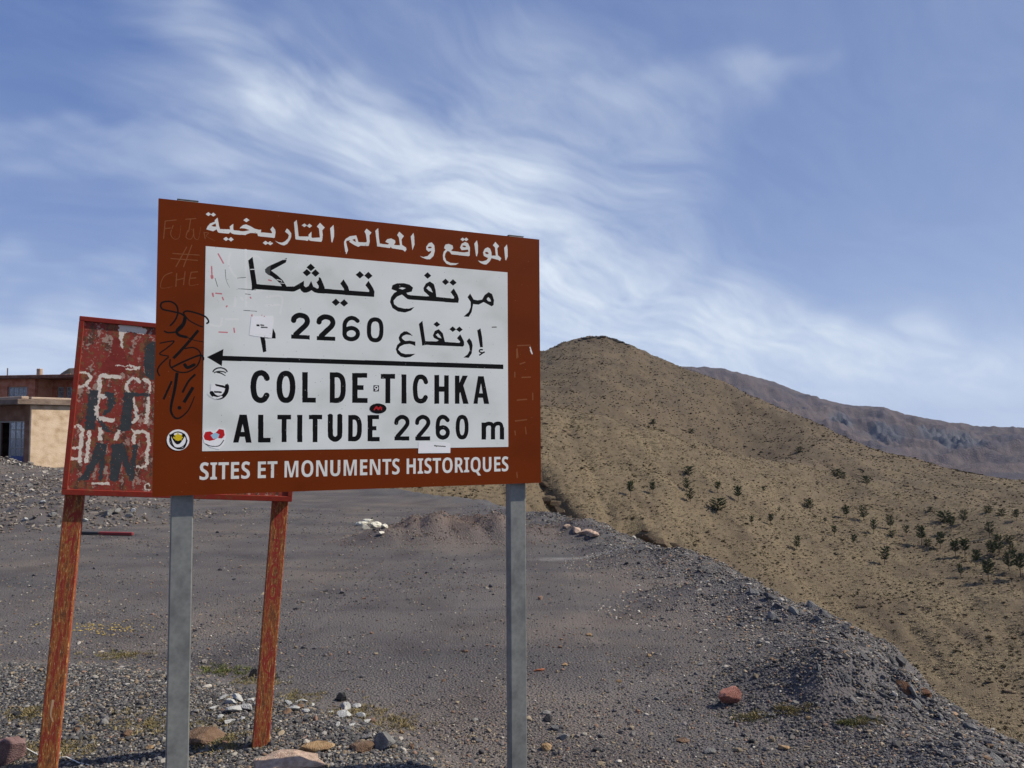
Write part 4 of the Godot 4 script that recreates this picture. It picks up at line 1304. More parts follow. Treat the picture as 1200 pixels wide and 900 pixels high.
func build_gravel() -> void:
	var r := RandomNumberGenerator.new()
	r.seed = 101
	var shapes := []
	for k in 5:
		shapes.append(stone(300 + k, Vector3.ONE, 7, 0 if k < 2 else 1, 0.62))
	var where := [[], [], [], [], []]
	var tints := [[], [], [], [], []]
	var put := func(x: float, z: float, size: float, flat: float, c: Color):
		var k := r.randi() % 5
		where[k].append(Transform3D(ground_basis(r, size, flat), Vector3(x, lot_height(x, z) + size * flat * 0.16, z)))
		tints[k].append(Color(c.r * 1.02, c.g, c.b * 0.96, 1.0))
	# fine stones strewn over the lot, thinning with the wear of wheels
	var made := 0
	while made < 62000:
		var depth := 3.2 * pow(5.2, pow(r.randf(), 1.25))
		var t := r.randf_range(-0.72, 0.72)
		var x := t * depth
		var z := -depth
		if edge_side(x, z) > 1.0: continue
		var wear := n_broad.get_noise_2d(x * 1.1 + 40.0, z * 1.1)
		var crest := depth - crest_depth(x)
		var keep := 0.16 + 0.42 * smooth(-0.2, 0.4, wear) + 0.5 * smooth(5.0, 3.6, depth)
		if crest < 0.1: keep = 1.0
		if edge_side(x, z) > -0.9: keep = 1.0
		if r.randf() > keep: continue
		var size := 0.008 + 0.010 * pow(r.randf(), 2.0) + 0.0016 * depth * r.randf()
		if r.randf() < 0.03: size *= 2.2
		put.call(x, z, size, r.randf_range(0.45, 0.8), tint_of(r, 0.12 if crest > 0.0 else 0.0))
		made += 1
	# the heap of crushed slate behind the rusty board
	made = 0
	while made < 26000:
		var x := r.randf_range(-4.2, -0.1)
		var c := r.randf_range(-1.25, 0.12)
		var z := -(crest_depth(x) + c)
		if r.randf() > smooth(-1.25, -0.8, c) + 0.25: continue
		var size := r.randf_range(0.012, 0.026) * (1.7 if r.randf() < 0.06 else 1.0)
		var f := r.randf()
		var col := Color(0.058, 0.057, 0.061) if f < 0.5 else (Color(0.105, 0.103, 0.105) if f < 0.82 else (Color(0.20, 0.19, 0.18) if f < 0.93 else Color(0.17, 0.13, 0.09)))
		put.call(x, z, size, r.randf_range(0.4, 0.7), col * r.randf_range(0.9, 1.7))
		made += 1
	# broken slate along the drop and on the heaps
	made = 0
	while made < 30000:
		var depth := 3.0 * pow(5.0, r.randf())
		var z := -depth
		var e := depth
		var s := -absf(r.randfn()) * 0.6 + 0.5
		var x: float = edge_at[int((e + 40.0) * 5.0)] + s
		var size := r.randf_range(0.010, 0.028) * (2.2 if r.randf() < 0.05 else 1.0) * (0.7 + 0.05 * depth)
		var f := r.randf()
		var col := Color(0.066, 0.064, 0.067) if f < 0.42 else (Color(0.130, 0.123, 0.120) if f < 0.78 else (Color(0.27, 0.255, 0.235) if f < 0.92 else Color(0.20, 0.135, 0.09)))
		put.call(x, z, size, r.randf_range(0.3, 0.6), col * r.randf_range(0.9, 1.7))
		made += 1
	for p in HEAPS:
		var count := int((5000 if p[3] > 0.205 and p[1] > -6.0 else 1500) * p[2] * p[2]) if p[1] > -13.0 else int(320 * p[2] * p[2])
		for i in count:
			var a := r.randf() * TAU
			var q: float = p[2] * 1.2 * sqrt(r.randf())
			var size := r.randf_range(0.012, 0.032) if p[1] > -13.0 else r.randf_range(0.03, 0.09)
			var col := Color(0.056, 0.055, 0.057) if r.randf() < 0.75 else Color(0.135, 0.125, 0.118)
			if p[1] < -6.0: col = tint_of(r)
			if p[1] < -11.0: col = Color(0.13, 0.095, 0.078) if r.randf() < 0.7 else Color(0.24, 0.20, 0.165)
			if p[1] < -13.0: col = Color(0.125, 0.105, 0.09) if r.randf() < 0.85 else Color(0.26, 0.23, 0.20)
			put.call(p[0] + cos(a) * q, p[1] + sin(a) * q, size, r.randf_range(0.4, 0.75), col * r.randf_range(0.95, 1.6))
	for k in 5:
		scatter("gravel", shapes[k], M.pebble, where[k], tints[k], ["loose grey and tan gravel strewn over the lot", "angular gravel chips spread over the lot", "mixed gravel and slate chips on the ground", "rounded gravel pieces among the chips", "broken slate and gravel bits over the ground"][k], "gravel")
	# pale rubble below the house
	where = []
	tints = []
	for i in 620:
		var px := r.randf_range(-30.0, 160.0)
		var depth := r.randf_range(13.5, 31.5)
		var x := (px - 600.0) / FOCAL * depth
		var size := r.randf_range(0.03, 0.12) * (1.7 if r.randf() < 0.1 else 1.0)
		var f := r.randf()
		var col := Color(0.42, 0.38, 0.33) if f < 0.30 else (Color(0.20, 0.17, 0.15) if f < 0.7 else Color(0.09, 0.08, 0.08))
		where.append(Transform3D(ground_basis(r, size, 0.7), Vector3(x, lot_height(x, -depth) + size * 0.1, -depth)))
		tints.append(Color(col.r, col.g, col.b, 1.0))
	for i in 300:
		var p := Vector2(-21.2 + r.randfn() * 1.3, -31.2 + r.randfn() * 0.7)
		var size := r.randf_range(0.08, 0.24)
		var col := Color(0.46, 0.42, 0.37) * r.randf_range(0.5, 1.1)
		where.append(Transform3D(ground_basis(r, size, 0.7), Vector3(p.x, lot_height(p.x, p.y) + size * 0.1, p.y)))
		tints.append(Color(col.r, col.g, col.b, 1.0))
	scatter("rubble", stone(310, Vector3.ONE, 8, 1, 0.62), M.pebble, where, tints, "pale broken rubble strewn on the bank below the house", "rubble")

# a split piece of slate: an uneven many-sided plate with broken edges
func shard(seed_: int, size: Vector3) -> ArrayMesh:
	var r := RandomNumberGenerator.new()
	r.seed = seed_
	var st := SurfaceTool.new()
	st.begin(Mesh.PRIMITIVE_TRIANGLES)
	st.set_smooth_group(-1)
	var rings := []
	var n := 9
	var rad := []
	for i in n:
		rad.append(r.randf_range(0.55, 1.0) * 0.5)
	for k in 4:
		var ring := []
		var shift := Vector3(r.randfn() * 0.06, 0, r.randfn() * 0.06)
		for i in n:
			var a := TAU * (i + r.randf_range(-0.2, 0.2)) / n
			var q: float = rad[i] * [0.8, 1.0, 0.95, 0.72][k] * r.randf_range(0.85, 1.12)
			ring.append((Vector3(cos(a) * q, [-0.5, -0.15, 0.2, 0.5][k] + r.randfn() * 0.07, sin(a) * q) + shift) * size)
		rings.append(ring)
	for k in 3:
		for i in n:
			var i2 := (i + 1) % n
			tri(st, rings[k][i], rings[k][i2], rings[k + 1][i2], Vector3.ZERO)
			tri(st, rings[k][i], rings[k + 1][i2], rings[k + 1][i], Vector3.ZERO)
	for k in [0, 3]:
		var mid := Vector3.ZERO
		for p in rings[k]: mid += p / n
		mid.y += (0.1 if k == 3 else -0.1) * size.y
		for i in n:
			tri(st, rings[k][i], rings[k][(i + 1) % n], mid, Vector3.ZERO)
	st.generate_normals()
	return st.commit()

func one_stone(called: String, px: float, py: float, size: Vector3, mat: Material, seed_: int, label: String, group := "", turn := 0.0, tilt := 0.0, sink := 0.32) -> void:
	var p := on_lot(px, py)
	var o := part(called, stone(seed_, size, 8, 2, 0.66), mat, self, p + Vector3.UP * size.y * (0.5 - sink), Basis(Vector3.UP, turn) * Basis(Vector3.RIGHT, tilt))
	tag(o, label, "stone", group)

func build_stones() -> void:
	var r := RandomNumberGenerator.new()
	r.seed = 55
	one_stone("pink_stone", 857, 827, Vector3(0.14, 0.12, 0.12), M.pink, 12, "pinkish red angular stone alone on the grey gravel", "", 0.4, 0.2, 0.12)
	one_stone("terracotta_shard", 632, 786, Vector3(0.085, 0.022, 0.05), M.terracotta, 13, "flat orange terracotta shard beside the right grey post", "", 0.3)
	one_stone("pale_boulder", 333, 903, Vector3(0.35, 0.115, 0.24), M.pale_pink, 24, "pale pinkish rough boulder at the foot of the right rusty post", "", 0.1, 0.0, 0.42)
	one_stone("mauve_stone", 8, 893, Vector3(0.17, 0.16, 0.15), M.mauve, 15, "mauve stone beside the left rusty post", "", 0.8, 0.1, 0.2)
	one_stone("orange_stone", 370, 882, Vector3(0.17, 0.05, 0.10), M.tan_rock, 16, "orange-tan slab beside the pale boulder", "", 0.2, 0.1, 0.2)
	one_stone("brown_stone", 243, 868, Vector3(0.20, 0.08, 0.13), M.brown_rock, 17, "brown slab with a flat top between the grey and rusty posts", "", 0.7, 0.25, 0.2)
	one_stone("grey_stone", 451, 877, Vector3(0.115, 0.10, 0.09), M.grey_rock, 18, "grey angular block at the right end of the slate heap", "", 0.4, 0.1, 0.2)
	one_stone("brown_stone", 424, 880, Vector3(0.12, 0.06, 0.09), M.brown_rock, 19, "low brown stone just beside the grey angular block", "", 0.2, 0.0, 0.25)
	one_stone("black_stone", 401, 822, Vector3(0.075, 0.07, 0.06), M.black_rock, 20, "small black stone above the pale flat stones", "", 0.3)
	one_stone("black_stone", 297, 794, Vector3(0.06, 0.08, 0.06), M.black_rock, 21, "upright black stone on the grass behind the right rusty post", "", 0.9, 0.0, 0.2)
	var pale := [[405, 832, 0.11], [418, 830, 0.075], [404, 842, 0.12], [423, 842, 0.085], [352, 824, 0.07], [280, 822, 0.10], [288, 834, 0.09], [262, 820, 0.07], [275, 836, 0.10], [300, 830, 0.06], [258, 842, 0.06], [268, 850, 0.07], [346, 834, 0.08], [338, 826, 0.06], [358, 836, 0.06], [430, 848, 0.06], [388, 836, 0.05], [396, 850, 0.05], [294, 822, 0.06], [284, 844, 0.05], [250, 832, 0.05], [366, 828, 0.05], [270, 826, 0.08], [412, 852, 0.05]]
	for q in pale:
		one_stone("pale_stone", q[0], q[1], Vector3(q[2], q[2] * 0.4, q[2] * 0.65), M.pale_rock, 60 + int(q[0]) % 9, "small pale flat stone lying on the dark slate heap", "pale flat stones on the slate heap", r.randf() * TAU, r.randfn() * 0.25, 0.15)
	# loose stones, each big enough to pick out
	var loose := [[352, 832], [360, 842], [336, 838], [388, 846], [372, 858], [395, 862], [408, 856], [430, 866], [470, 860], [482, 878], [320, 850], [312, 868], [230, 835], [215, 852], [160, 845], [150, 862], [122, 850], [108, 874], [90, 858], [35, 858], [20, 842], [176, 880], [232, 886], [258, 880],
		[520, 800], [556, 845], [545, 765], [650, 855], [680, 830], [662, 780], [640, 880], [700, 880], [726, 800], [742, 862], [690, 745], [760, 770], [705, 865], [660, 868], [640, 838], [800, 870], [822, 780], [770, 820], [832, 884], [842, 862], [905, 842], [880, 872], [920, 880], [948, 846], [890, 755], [870, 735], [642, 845], [780, 735], [800, 748], [755, 725]]
	var kinds := [M.grey_rock, M.grey_rock, M.black_rock, M.tan_rock, M.brown_rock]
	var names := ["small grey stone loose on the ground", "small grey stone loose on the ground", "small black slate stone loose on the ground", "small tan stone loose on the ground", "small brown stone loose on the ground"]
	for i in loose.size():
		var k := r.randi() % 5
		var s := r.randf_range(0.035, 0.075)
		one_stone("loose_stone", loose[i][0], loose[i][1], Vector3(s, s * r.randf_range(0.35, 0.7), s * 0.75), kinds[k], 80 + i % 12, names[k], "loose stones on the lot", r.randf() * TAU, r.randfn() * 0.2)
	# slabs of slate breaking out along the drop
	var slabs := [[905, 695, 0.42, 0], [930, 712, 0.36, 1], [945, 700, 0.34, 0], [915, 722, 0.30, 0], [960, 722, 0.36, 1], [990, 742, 0.30, 0], [1010, 752, 0.26, 0], [1030, 765, 0.30, 1], [1045, 772, 0.34, 0], [885, 690, 0.30, 1], [870, 684, 0.26, 0], [1060, 800, 0.28, 2], [1085, 812, 0.32, 2], [1075, 826, 0.22, 1], [1120, 832, 0.30, 0], [1105, 838, 0.22, 1], [1140, 850, 0.28, 1], [1130, 822, 0.22, 0], [1160, 868, 0.26, 0], [1008, 800, 0.20, 0], [1000, 818, 0.18, 1], [1040, 812, 0.22, 0], [985, 792, 0.16, 0], [1050, 850, 0.16, 1], [960, 780, 0.12, 1], [880, 716, 0.22, 0], [848, 678, 0.22, 1], [820, 664, 0.22, 0], [790, 654, 0.20, 1], [1170, 888, 0.26, 1], [1025, 838, 0.14, 0], [1090, 868, 0.16, 0], [1110, 880, 0.18, 0]]
	var more := []
	for q in slabs:
		more.append([q[0], q[1] + 6, q[2] * 0.36, q[3]])
		for k in 1:
			more.append([q[0] + r.randf_range(-16, 16), q[1] + r.randf_range(-3, 14), q[2] * r.randf_range(0.2, 0.42), 0 if r.randf() < 0.6 else 1])
	for q in more:
		var p := on_lot(q[0], q[1])
		var s: float = q[2]
		var m: Material = [M.slate, M.grey_rock, M.rusty_rock][q[3]]
		var o := part("slate_rock", shard(120 + int(q[0]) % 23, Vector3(s * r.randf_range(0.9, 1.4), s * r.randf_range(0.14, 0.32), s * r.randf_range(0.5, 0.8))), m, self, p + Vector3.UP * s * 0.02, Basis(Vector3.UP, -0.9 + r.randfn() * 0.5) * Basis(Vector3(0, 0, 1), -0.5 + r.randfn() * 0.3) * Basis(Vector3.RIGHT, r.randfn() * 0.35))
		tag(o, ["dark tilted slate slab on the edge of the drop", "grey tilted rock slab on the edge of the drop", "rust-stained rock slab on the edge of the drop"][q[3]], "rock", "rock slabs along the drop")
	# pale lumps dumped by the reddish bank
	var dumped := [[424, 616, 0.22], [432, 614, 0.26], [440, 618, 0.24], [428, 620, 0.18], [450, 620, 0.14], [447, 627, 0.12]]
	for q in dumped:
		one_stone("pale_lump", q[0], q[1], Vector3(q[2], q[2] * 0.6, q[2] * 0.8), M.white_rock, 140 + int(q[0]) % 5, "whitish lump of rubble dumped beside the reddish bank", "whitish rubble by the bank", r.randf() * TAU)
	for q in [[676, 625, 0.22], [686, 627, 0.26], [694, 629, 0.2], [664, 618, 0.14]]:
		one_stone("pink_lump", q[0], q[1], Vector3(q[2], q[2] * 0.5, q[2] * 0.7), M.pale_pink, 150 + int(q[0]) % 5, "pale pink lump of stone near the far edge of the lot", "pink stones by the far edge", r.randf() * TAU)
	for q in [[156, 601, 0.16], [150, 607, 0.2], [62, 606, 0.22], [30, 612, 0.14], [128, 606, 0.26], [138, 603, 0.2], [100, 612, 0.14], [20, 582, 0.2], [50, 590, 0.16], [10, 566, 0.22], [34, 572, 0.2]]:
		one_stone("bank_rock", q[0], q[1], Vector3(q[2], q[2] * 0.55, q[2] * 0.7), M.pale_rock if q[2] < 0.18 else M.grey_rock, 160 + int(q[0]) % 7, "rock in the rubble bank at the far side of the lot", "rocks in the far bank", r.randf() * TAU)

# ---------------------------------------------------------------- plants
func shrub_mesh(seed_: int, blades: int, spread: float, thin := 1.0) -> ArrayMesh:
	var r := RandomNumberGenerator.new()
	r.seed = seed_
	var st := SurfaceTool.new()
	st.begin(Mesh.PRIMITIVE_TRIANGLES)
	st.set_smooth_group(-1)
	for i in blades:
		var a := r.randf() * TAU
		var lean := r.randf_range(0.1, 1.0) * spread
		var dir := Vector3(cos(a) * lean, 1.0, sin(a) * lean).normalized()
		var root := Vector3(cos(a), 0, sin(a)) * r.randf() * 0.22
		var side := dir.cross(Vector3(r.randfn(), r.randfn(), r.randfn()).normalized()).normalized() * r.randf_range(0.05, 0.11) * thin
		var tip := root + dir * r.randf_range(0.35, 0.62)
		st.add_vertex(root - side * 0.6 - Vector3.UP * 0.05)
		st.add_vertex(tip + side * 0.2)
		st.add_vertex(root + dir * 0.2 + side)
		st.add_vertex(root + side * 0.6 - Vector3.UP * 0.05)
		st.add_vertex(tip - side * 0.5)
		st.add_vertex(root + dir * 0.25 - side)
	st.generate_normals()
	return st.commit()

func build_shrubs() -> void:
	var r := RandomNumberGenerator.new()
	r.seed = 202
	for k in 3:
		var where := []
		var tints := []
		var tries := 0
		while where.size() < 6500 and tries < 60000:
			tries += 1
			var d := r.randf_range(60.0, 222.0)
			var px := r.randf_range(400.0, 1240.0)
			var x := (px - 600.0) / FOCAL * d
			var dense := n_mid.get_noise_2d(x * 0.12 + 60.0, -d * 0.12)
			if r.randf() > 0.6 + 0.8 * dense: continue
			if d < 140.0 and r.randf() < 0.25: continue
			var size := r.randf_range(0.12, 0.30) * (1.8 if r.randf() < 0.05 else 1.0)
			if d > 150.0: size *= 1.25
			where.append(Transform3D(Basis(Vector3.UP, r.randf() * TAU).scaled_local(Vector3(size * 1.3, size, size * 1.3)), Vector3(x, hill_quick(x, d), -d)))
			var f := r.randf()
			var c := Color(0.078, 0.059, 0.034) if f < 0.6 else (Color(0.060, 0.056, 0.028) if f < 0.85 else Color(0.125, 0.095, 0.05))
			c *= r.randf_range(0.7, 1.3)
			tints.append(Color(c.r, c.g, c.b, 1.0))
		scatter("cushion_shrubs", shrub_mesh(400 + k, 22, 1.4), M.leaf, where, tints, ["low dark cushion shrubs dotted over the hillside", "small brown thorn bushes dotted over the hillside", "sparse dry tussocks dotted over the hillside"][k], "shrubs")
	# pale straw grass, thick on the spur and the lower slopes, thin on the stony hill
	var straw := []
	var straw_tint := []
	var n := 0
	while straw.size() < 46000 and n < 200000:
		n += 1
		var d := r.randf_range(58.0, 190.0)
		var px := r.randf_range(400.0, 1240.0)
		var x := (px - 600.0) / FOCAL * d
		if r.randf() > straw_cover(x, d): continue
		var size := r.randf_range(0.20, 0.46)
		straw.append(Transform3D(Basis(Vector3.UP, r.randf() * TAU).scaled_local(Vector3(size * 1.5, size * 0.26, size * 1.5)), Vector3(x, hill_quick(x, d), -d)))
		var c := Color(0.305, 0.246, 0.158) * r.randf_range(0.75, 1.2)
		straw_tint.append(Color(c.r, c.g, c.b, 1.0))
	scatter("straw_grass", shrub_mesh(440, 12, 1.7, 0.9), M.leaf, straw, straw_tint, "pale straw grass covering the spur and lower slopes", "grass")
	# grass tufts on the lot
	var where := []
	var tints := []
	var spots := [[140, 770, 40, 5, 0.5], [265, 787, 40, 6, 0.9], [300, 800, 34, 6, 0.6], [350, 820, 30, 8, 0.35], [30, 838, 40, 8, 0.3], [420, 836, 40, 8, 0.25], [880, 842, 26, 5, 0.45], [1015, 848, 24, 6, 0.4], [995, 850, 14, 3, 0.8], [190, 850, 90, 16, 0.25], [60, 880, 60, 12, 0.2], [250, 872, 60, 14, 0.3], [930, 835, 30, 6, 0.25], [460, 850, 40, 10, 0.15]]
	for s in spots:
		for i in int(s[2] * 2.2):
			var p := on_lot(s[0] + r.randfn() * s[2] * 0.45, s[1] + r.randfn() * s[3] * 0.5)
			var size := r.randf_range(0.02, 0.05)
			where.append(Transform3D(Basis(Vector3.UP, r.randf() * TAU).scaled_local(Vector3(size * 1.4, size, size * 1.4)), p))
			var c := Color(0.25, 0.20, 0.10).lerp(Color(0.12, 0.14, 0.05), s[4] if r.randf() < s[4] else 0.0) * r.randf_range(0.7, 1.3)
			tints.append(Color(c.r, c.g, c.b, 1.0))
	scatter("grass", shrub_mesh(420, 14, 1.5, 0.35), M.leaf, where, tints, "short dry yellow and green grass on the slate heap", "grass")
	where = []
	tints = []
	for i in 130:
		var p := on_lot(115 + r.randfn() * 32, 736 + r.randfn() * 3.5 + (4 if r.randf() < 0.3 else 0))
		var s := r.randf_range(0.012, 0.03)
		where.append(Transform3D(Basis(Vector3.UP, r.randf() * TAU).scaled_local(Vector3(s, s * 0.4, s * 0.7)), p + Vector3.UP * s * 0.15))
		tints.append(Color(0.50, 0.36, 0.10) * r.randf_range(0.7, 1.2))
		tints[-1].a = 1.0
	scatter("yellow_chips", stone(430, Vector3.ONE, 6, 0), M.pebble, where, tints, "scattered yellow chips on the dark lot", "chips")

func pine_meshes(seed_: int, bushy: float, lean: float, tufts := 9) -> Array:
	# a young pine one metre tall: a tapered trunk with limbs, and tufts of needles
	var r := RandomNumberGenerator.new()
	r.seed = seed_
	var trunk := SurfaceTool.new()
	trunk.begin(Mesh.PRIMITIVE_TRIANGLES)
	trunk.set_smooth_group(-1)
	var crown := SurfaceTool.new()
	crown.begin(Mesh.PRIMITIVE_TRIANGLES)
	crown.set_smooth_group(-1)
	var axis := []
	var radii := []
	for i in 6:
		var t := i / 5.0
		axis.append(Vector3(lean * t * t + r.randfn() * 0.012, t * 0.96 - 0.04, r.randfn() * 0.012))
		radii.append(lerpf(0.024, 0.006, t))
	add_tube(trunk, axis, radii, 6)
	var whorls := 7
	var start := lerpf(0.46, 0.16, bushy)
	for w in whorls:
		var t := lerpf(start, 0.95, w / float(whorls - 1))
		var at: Vector3 = axis[0].lerp(axis[5], t) + Vector3(lean * (t * t - t), 0, 0)
		var reach := (0.10 + 0.20 * sin(PI * clampf((t - start) / (1.05 - start) * 0.75 + 0.2, 0.0, 1.0))) * lerpf(0.85, 1.35, bushy)
		var count := 5 if w < whorls - 1 else 3
		var spin := r.randf() * TAU
		for b in count:
			if r.randf() < 0.14: continue
			var a := spin + TAU * b / count + r.randfn() * 0.25
			var dir := Vector3(cos(a), r.randf_range(0.25, 0.75), sin(a)).normalized()
			var l := reach * r.randf_range(0.65, 1.2)
			add_tube(trunk, [at, at + dir * l * 0.6, at + dir * l + Vector3.UP * l * 0.15], [0.009, 0.006, 0.003], 4)
			for c in 5:
				var q := at + dir * l * lerpf(0.3, 1.05, c / 4.0) + Vector3.UP * l * 0.12 * c / 4.0
				for f in tufts:
					var nd := (dir * 0.6 + Vector3(r.randfn(), r.randfn() + 0.35, r.randfn())).normalized()
					var side := nd.cross(Vector3(r.randfn(), r.randfn(), r.randfn())).normalized() * r.randf_range(0.010, 0.019)
					var far := q + nd * r.randf_range(0.05, 0.10)
					crown.add_vertex(q - side); crown.add_vertex(far); crown.add_vertex(q + side)
	trunk.generate_normals()
	crown.generate_normals()
	return [trunk.commit(), crown.commit()]

func build_pines() -> void:
	var r := RandomNumberGenerator.new()
	r.seed = 303
	var kinds := []
	for k in 4:
		kinds.append(pine_meshes(500 + k, [0.1, 0.35, 0.6, 0.2][k], [0.03, -0.04, 0.0, 0.06][k]))
	var bush := pine_meshes(510, 1.6, 0.0, 26)
	# photograph column and row of the foot, height in pixels, 1 for a low bush
	var trees := [[739, 584, 21, 0], [765, 580, 16, 0], [805, 577, 17, 0], [809, 589, 18, 0], [841, 578, 15, 0], [865, 589, 21, 0], [895, 578, 9, 0], [903, 616, 15, 0], [881, 616, 12, 0], [913, 601, 7, 0], [992, 608, 17, 0], [1012, 611, 19, 0], [1024, 625, 18, 0], [1043, 620, 18, 0], [967, 614, 8, 0], [978, 629, 14, 0], [934, 645, 18, 0], [1001, 639, 14, 0], [1037, 662, 24, 0], [1062, 629, 14, 0], [1080, 639, 25, 0], [1102, 643, 22, 0], [1115, 623, 20, 0], [1129, 614, 18, 0], [1120, 653, 22, 0], [1131, 653, 23, 0], [1126, 676, 16, 0], [1144, 664, 22, 0], [1158, 682, 28, 0], [1163, 654, 22, 0], [1171, 651, 25, 0], [1183, 670, 25, 0], [1196, 676, 30, 0], [1160, 629, 19, 0], [1191, 611, 15, 0], [1186, 654, 18, 0],
		[841, 598, 15, 1], [807, 557, 10, 1], [948, 595, 10, 1], [1107, 612, 13, 1], [1015, 566, 9, 1], [980, 558, 9, 1], [987, 560, 7, 1], [1182, 636, 9, 1], [1174, 604, 8, 1], [1158, 601, 8, 1], [1045, 629, 7, 1], [1087, 640, 8, 1], [937, 530, 7, 1], [862, 453, 6, 1], [765, 497, 6, 1], [810, 508, 6, 1], [1090, 600, 6, 1]]
	for t in trees:
		var p := on_hill(t[0], t[1])
		if p == Vector3.INF: continue
		var tall: float = t[2] / FOCAL * -p.z * 0.9
		var o: Node3D
		var m: Array
		if t[3] == 1:
			o = thing("low_pine_bush", p, "low round dark evergreen bush on the dry hillside", "bush", "low evergreen bushes on the hillside")
			m = bush
		else:
			o = thing("young_pine", p, "young pine sapling with a thin trunk on the dry hillside", "tree", "young pines planted on the hillside")
			m = kinds[r.randi() % 4]
		o.rotation.y = r.randf() * TAU
		var wide: float = 1.0 if t[3] == 0 else 1.7
		for k in 2:
			var q := part(["trunk", "crown"][k], m[k], [M.bark, M.needles][k], o)
			q.scale = Vector3(tall * wide, tall, tall * wide)

func build_outcrops() -> void:
	var r := RandomNumberGenerator.new()
	r.seed = 404
	var spots := [
		# the cut bank on the spur just beyond the lot
		[638, 588, 26, 0], [648, 596, 30, 0], [658, 603, 30, 0], [668, 609, 28, 0], [640, 572, 18, 0], [680, 614, 20, 0], [752, 630, 20, 0], [764, 634, 26, 0], [776, 638, 26, 0], [788, 640, 18, 0], [758, 622, 14, 0],
		# the cap of the summit
		[676, 402, 8, 1], [681, 400, 10, 1], [687, 398, 12, 1], [692, 397, 9, 1], [697, 396, 12, 1], [702, 397, 8, 1], [707, 396, 13, 1], [713, 397, 10, 1], [718, 398, 12, 1], [723, 400, 9, 1], [728, 402, 11, 1], [733, 404, 8, 1], [738, 407, 8, 1], [690, 401, 7, 1], [710, 400, 7, 1],
		# rock bands in the fold between spur and hill, and on the right
		[766, 495, 8, 2], [782, 498, 8, 2], [800, 504, 10, 2], [874, 524, 10, 2], [884, 527, 10, 2], [893, 530, 8, 2], [1062, 570, 12, 2], [1075, 574, 14, 2], [1088, 578, 14, 2], [1098, 584, 12, 2], [1070, 582, 10, 2], [1050, 566, 10, 2], [1035, 560, 8, 2], [1010, 552, 8, 2],
		[660, 505, 12, 2], [668, 511, 12, 2], [640, 497, 10, 2], [690, 524, 10, 2], [1010, 712, 16, 2], [1060, 720, 14, 2], [1120, 790, 14, 2], [1180, 812, 18, 2], [1100, 785, 14, 2], [1160, 800, 14, 2]]
	for s in spots:
		var p := on_hill(s[0], s[1])
		if p == Vector3.INF: continue
		var w: float = s[2] / FOCAL * -p.z
		var tall: float = [0.5, 0.34, 0.28][s[3]]
		var o := part("rock_outcrop", stone(600 + r.randi() % 9, Vector3(w, w * tall, w * 0.5), 10, 3, 0.62), M.dark_crag if s[3] == 1 else M.crag, self, p + Vector3(0, w * 0.02, 0), Basis(Vector3.UP, r.randfn() * 0.3) * Basis(Vector3(0, 0, 1), -0.25 + 0.12 * r.randfn()))
		tag(o, ["brown rock of the cut bank below the spur", "dark rock capping the summit of the hill", "weathered rock band breaking out of the ochre slope"][s[3]], "rock", ["rocks of the cut bank", "rocks on the summit", "rock bands on the slope"][s[3]])

# ---------------------------------------------------------------- houses and small things
# a wall with openings: pieces below, above and between them; x runs along the wall, openings are [from, to, sill, lintel]
func pierced_wall(called: String, parent: Node3D, x0: float, x1: float, top: float, z: float, thick: float, mat: Material, holes: Array) -> void:
	var x := x0
	for q in holes + [[x1, x1, 0.0, top]]:
		if q[0] - x > 0.002:
			part(called, block(Vector3(q[0] - x, top, thick)), mat, parent, Vector3((q[0] + x) / 2, top / 2, z))
		if q[1] > q[0]:
			var w: float = q[1] - q[0] - 0.004
			if q[2] > 0.0:
				part(called, block(Vector3(w, q[2], thick)), mat, parent, Vector3((q[0] + q[1]) / 2, q[2] / 2, z))
			part(called, block(Vector3(w, top - q[3], thick)), mat, parent, Vector3((q[0] + q[1]) / 2, (top + q[3]) / 2, z))
		x = q[1]

func window_unit(parent: Node3D, at: Vector3, w: float, h: float, nx: int, ny: int, skip := 0) -> void:
	# a glazed frame set in an opening; the first columns may stand open
	var st := SurfaceTool.new()
	st.begin(Mesh.PRIMITIVE_TRIANGLES)
	st.set_smooth_group(-1)
	for s in [-1.0, 1.0]:
		add_block(st, Vector3(0.06, h, 0.07), Vector3((w / 2 - 0.03) * s, 0, 0), Basis())
		add_block(st, Vector3(w - 0.122, 0.06, 0.07), Vector3(0, (h / 2 - 0.03) * s, 0), Basis())
	st.generate_normals()
	var o := part("window", st.commit(), M.white_frame, parent, at)
	for i in range(maxi(skip, 1), nx):
		part("glazing_bar", block(Vector3(0.045, h - 0.124, 0.05)), M.white_frame, o, Vector3(-w / 2 + w * i / nx, 0, 0))
	var from := -w / 2 + maxf(0.062, w * skip / nx)
	for j in range(1, ny):
		part("glazing_bar", block(Vector3(w / 2 - 0.062 - from, 0.04, 0.044)), M.white_frame, o, Vector3((from + w / 2 - 0.062) / 2, h / 2 - h * j / ny, 0))
	for i in range(skip, nx):
		for j in ny:
			part("pane", block(Vector3(w / nx - 0.05, h / ny - 0.045, 0.008)), M.glass, o, Vector3(-w / 2 + w * (i + 0.5) / nx, h / 2 - h * (j + 0.5) / ny, 0))

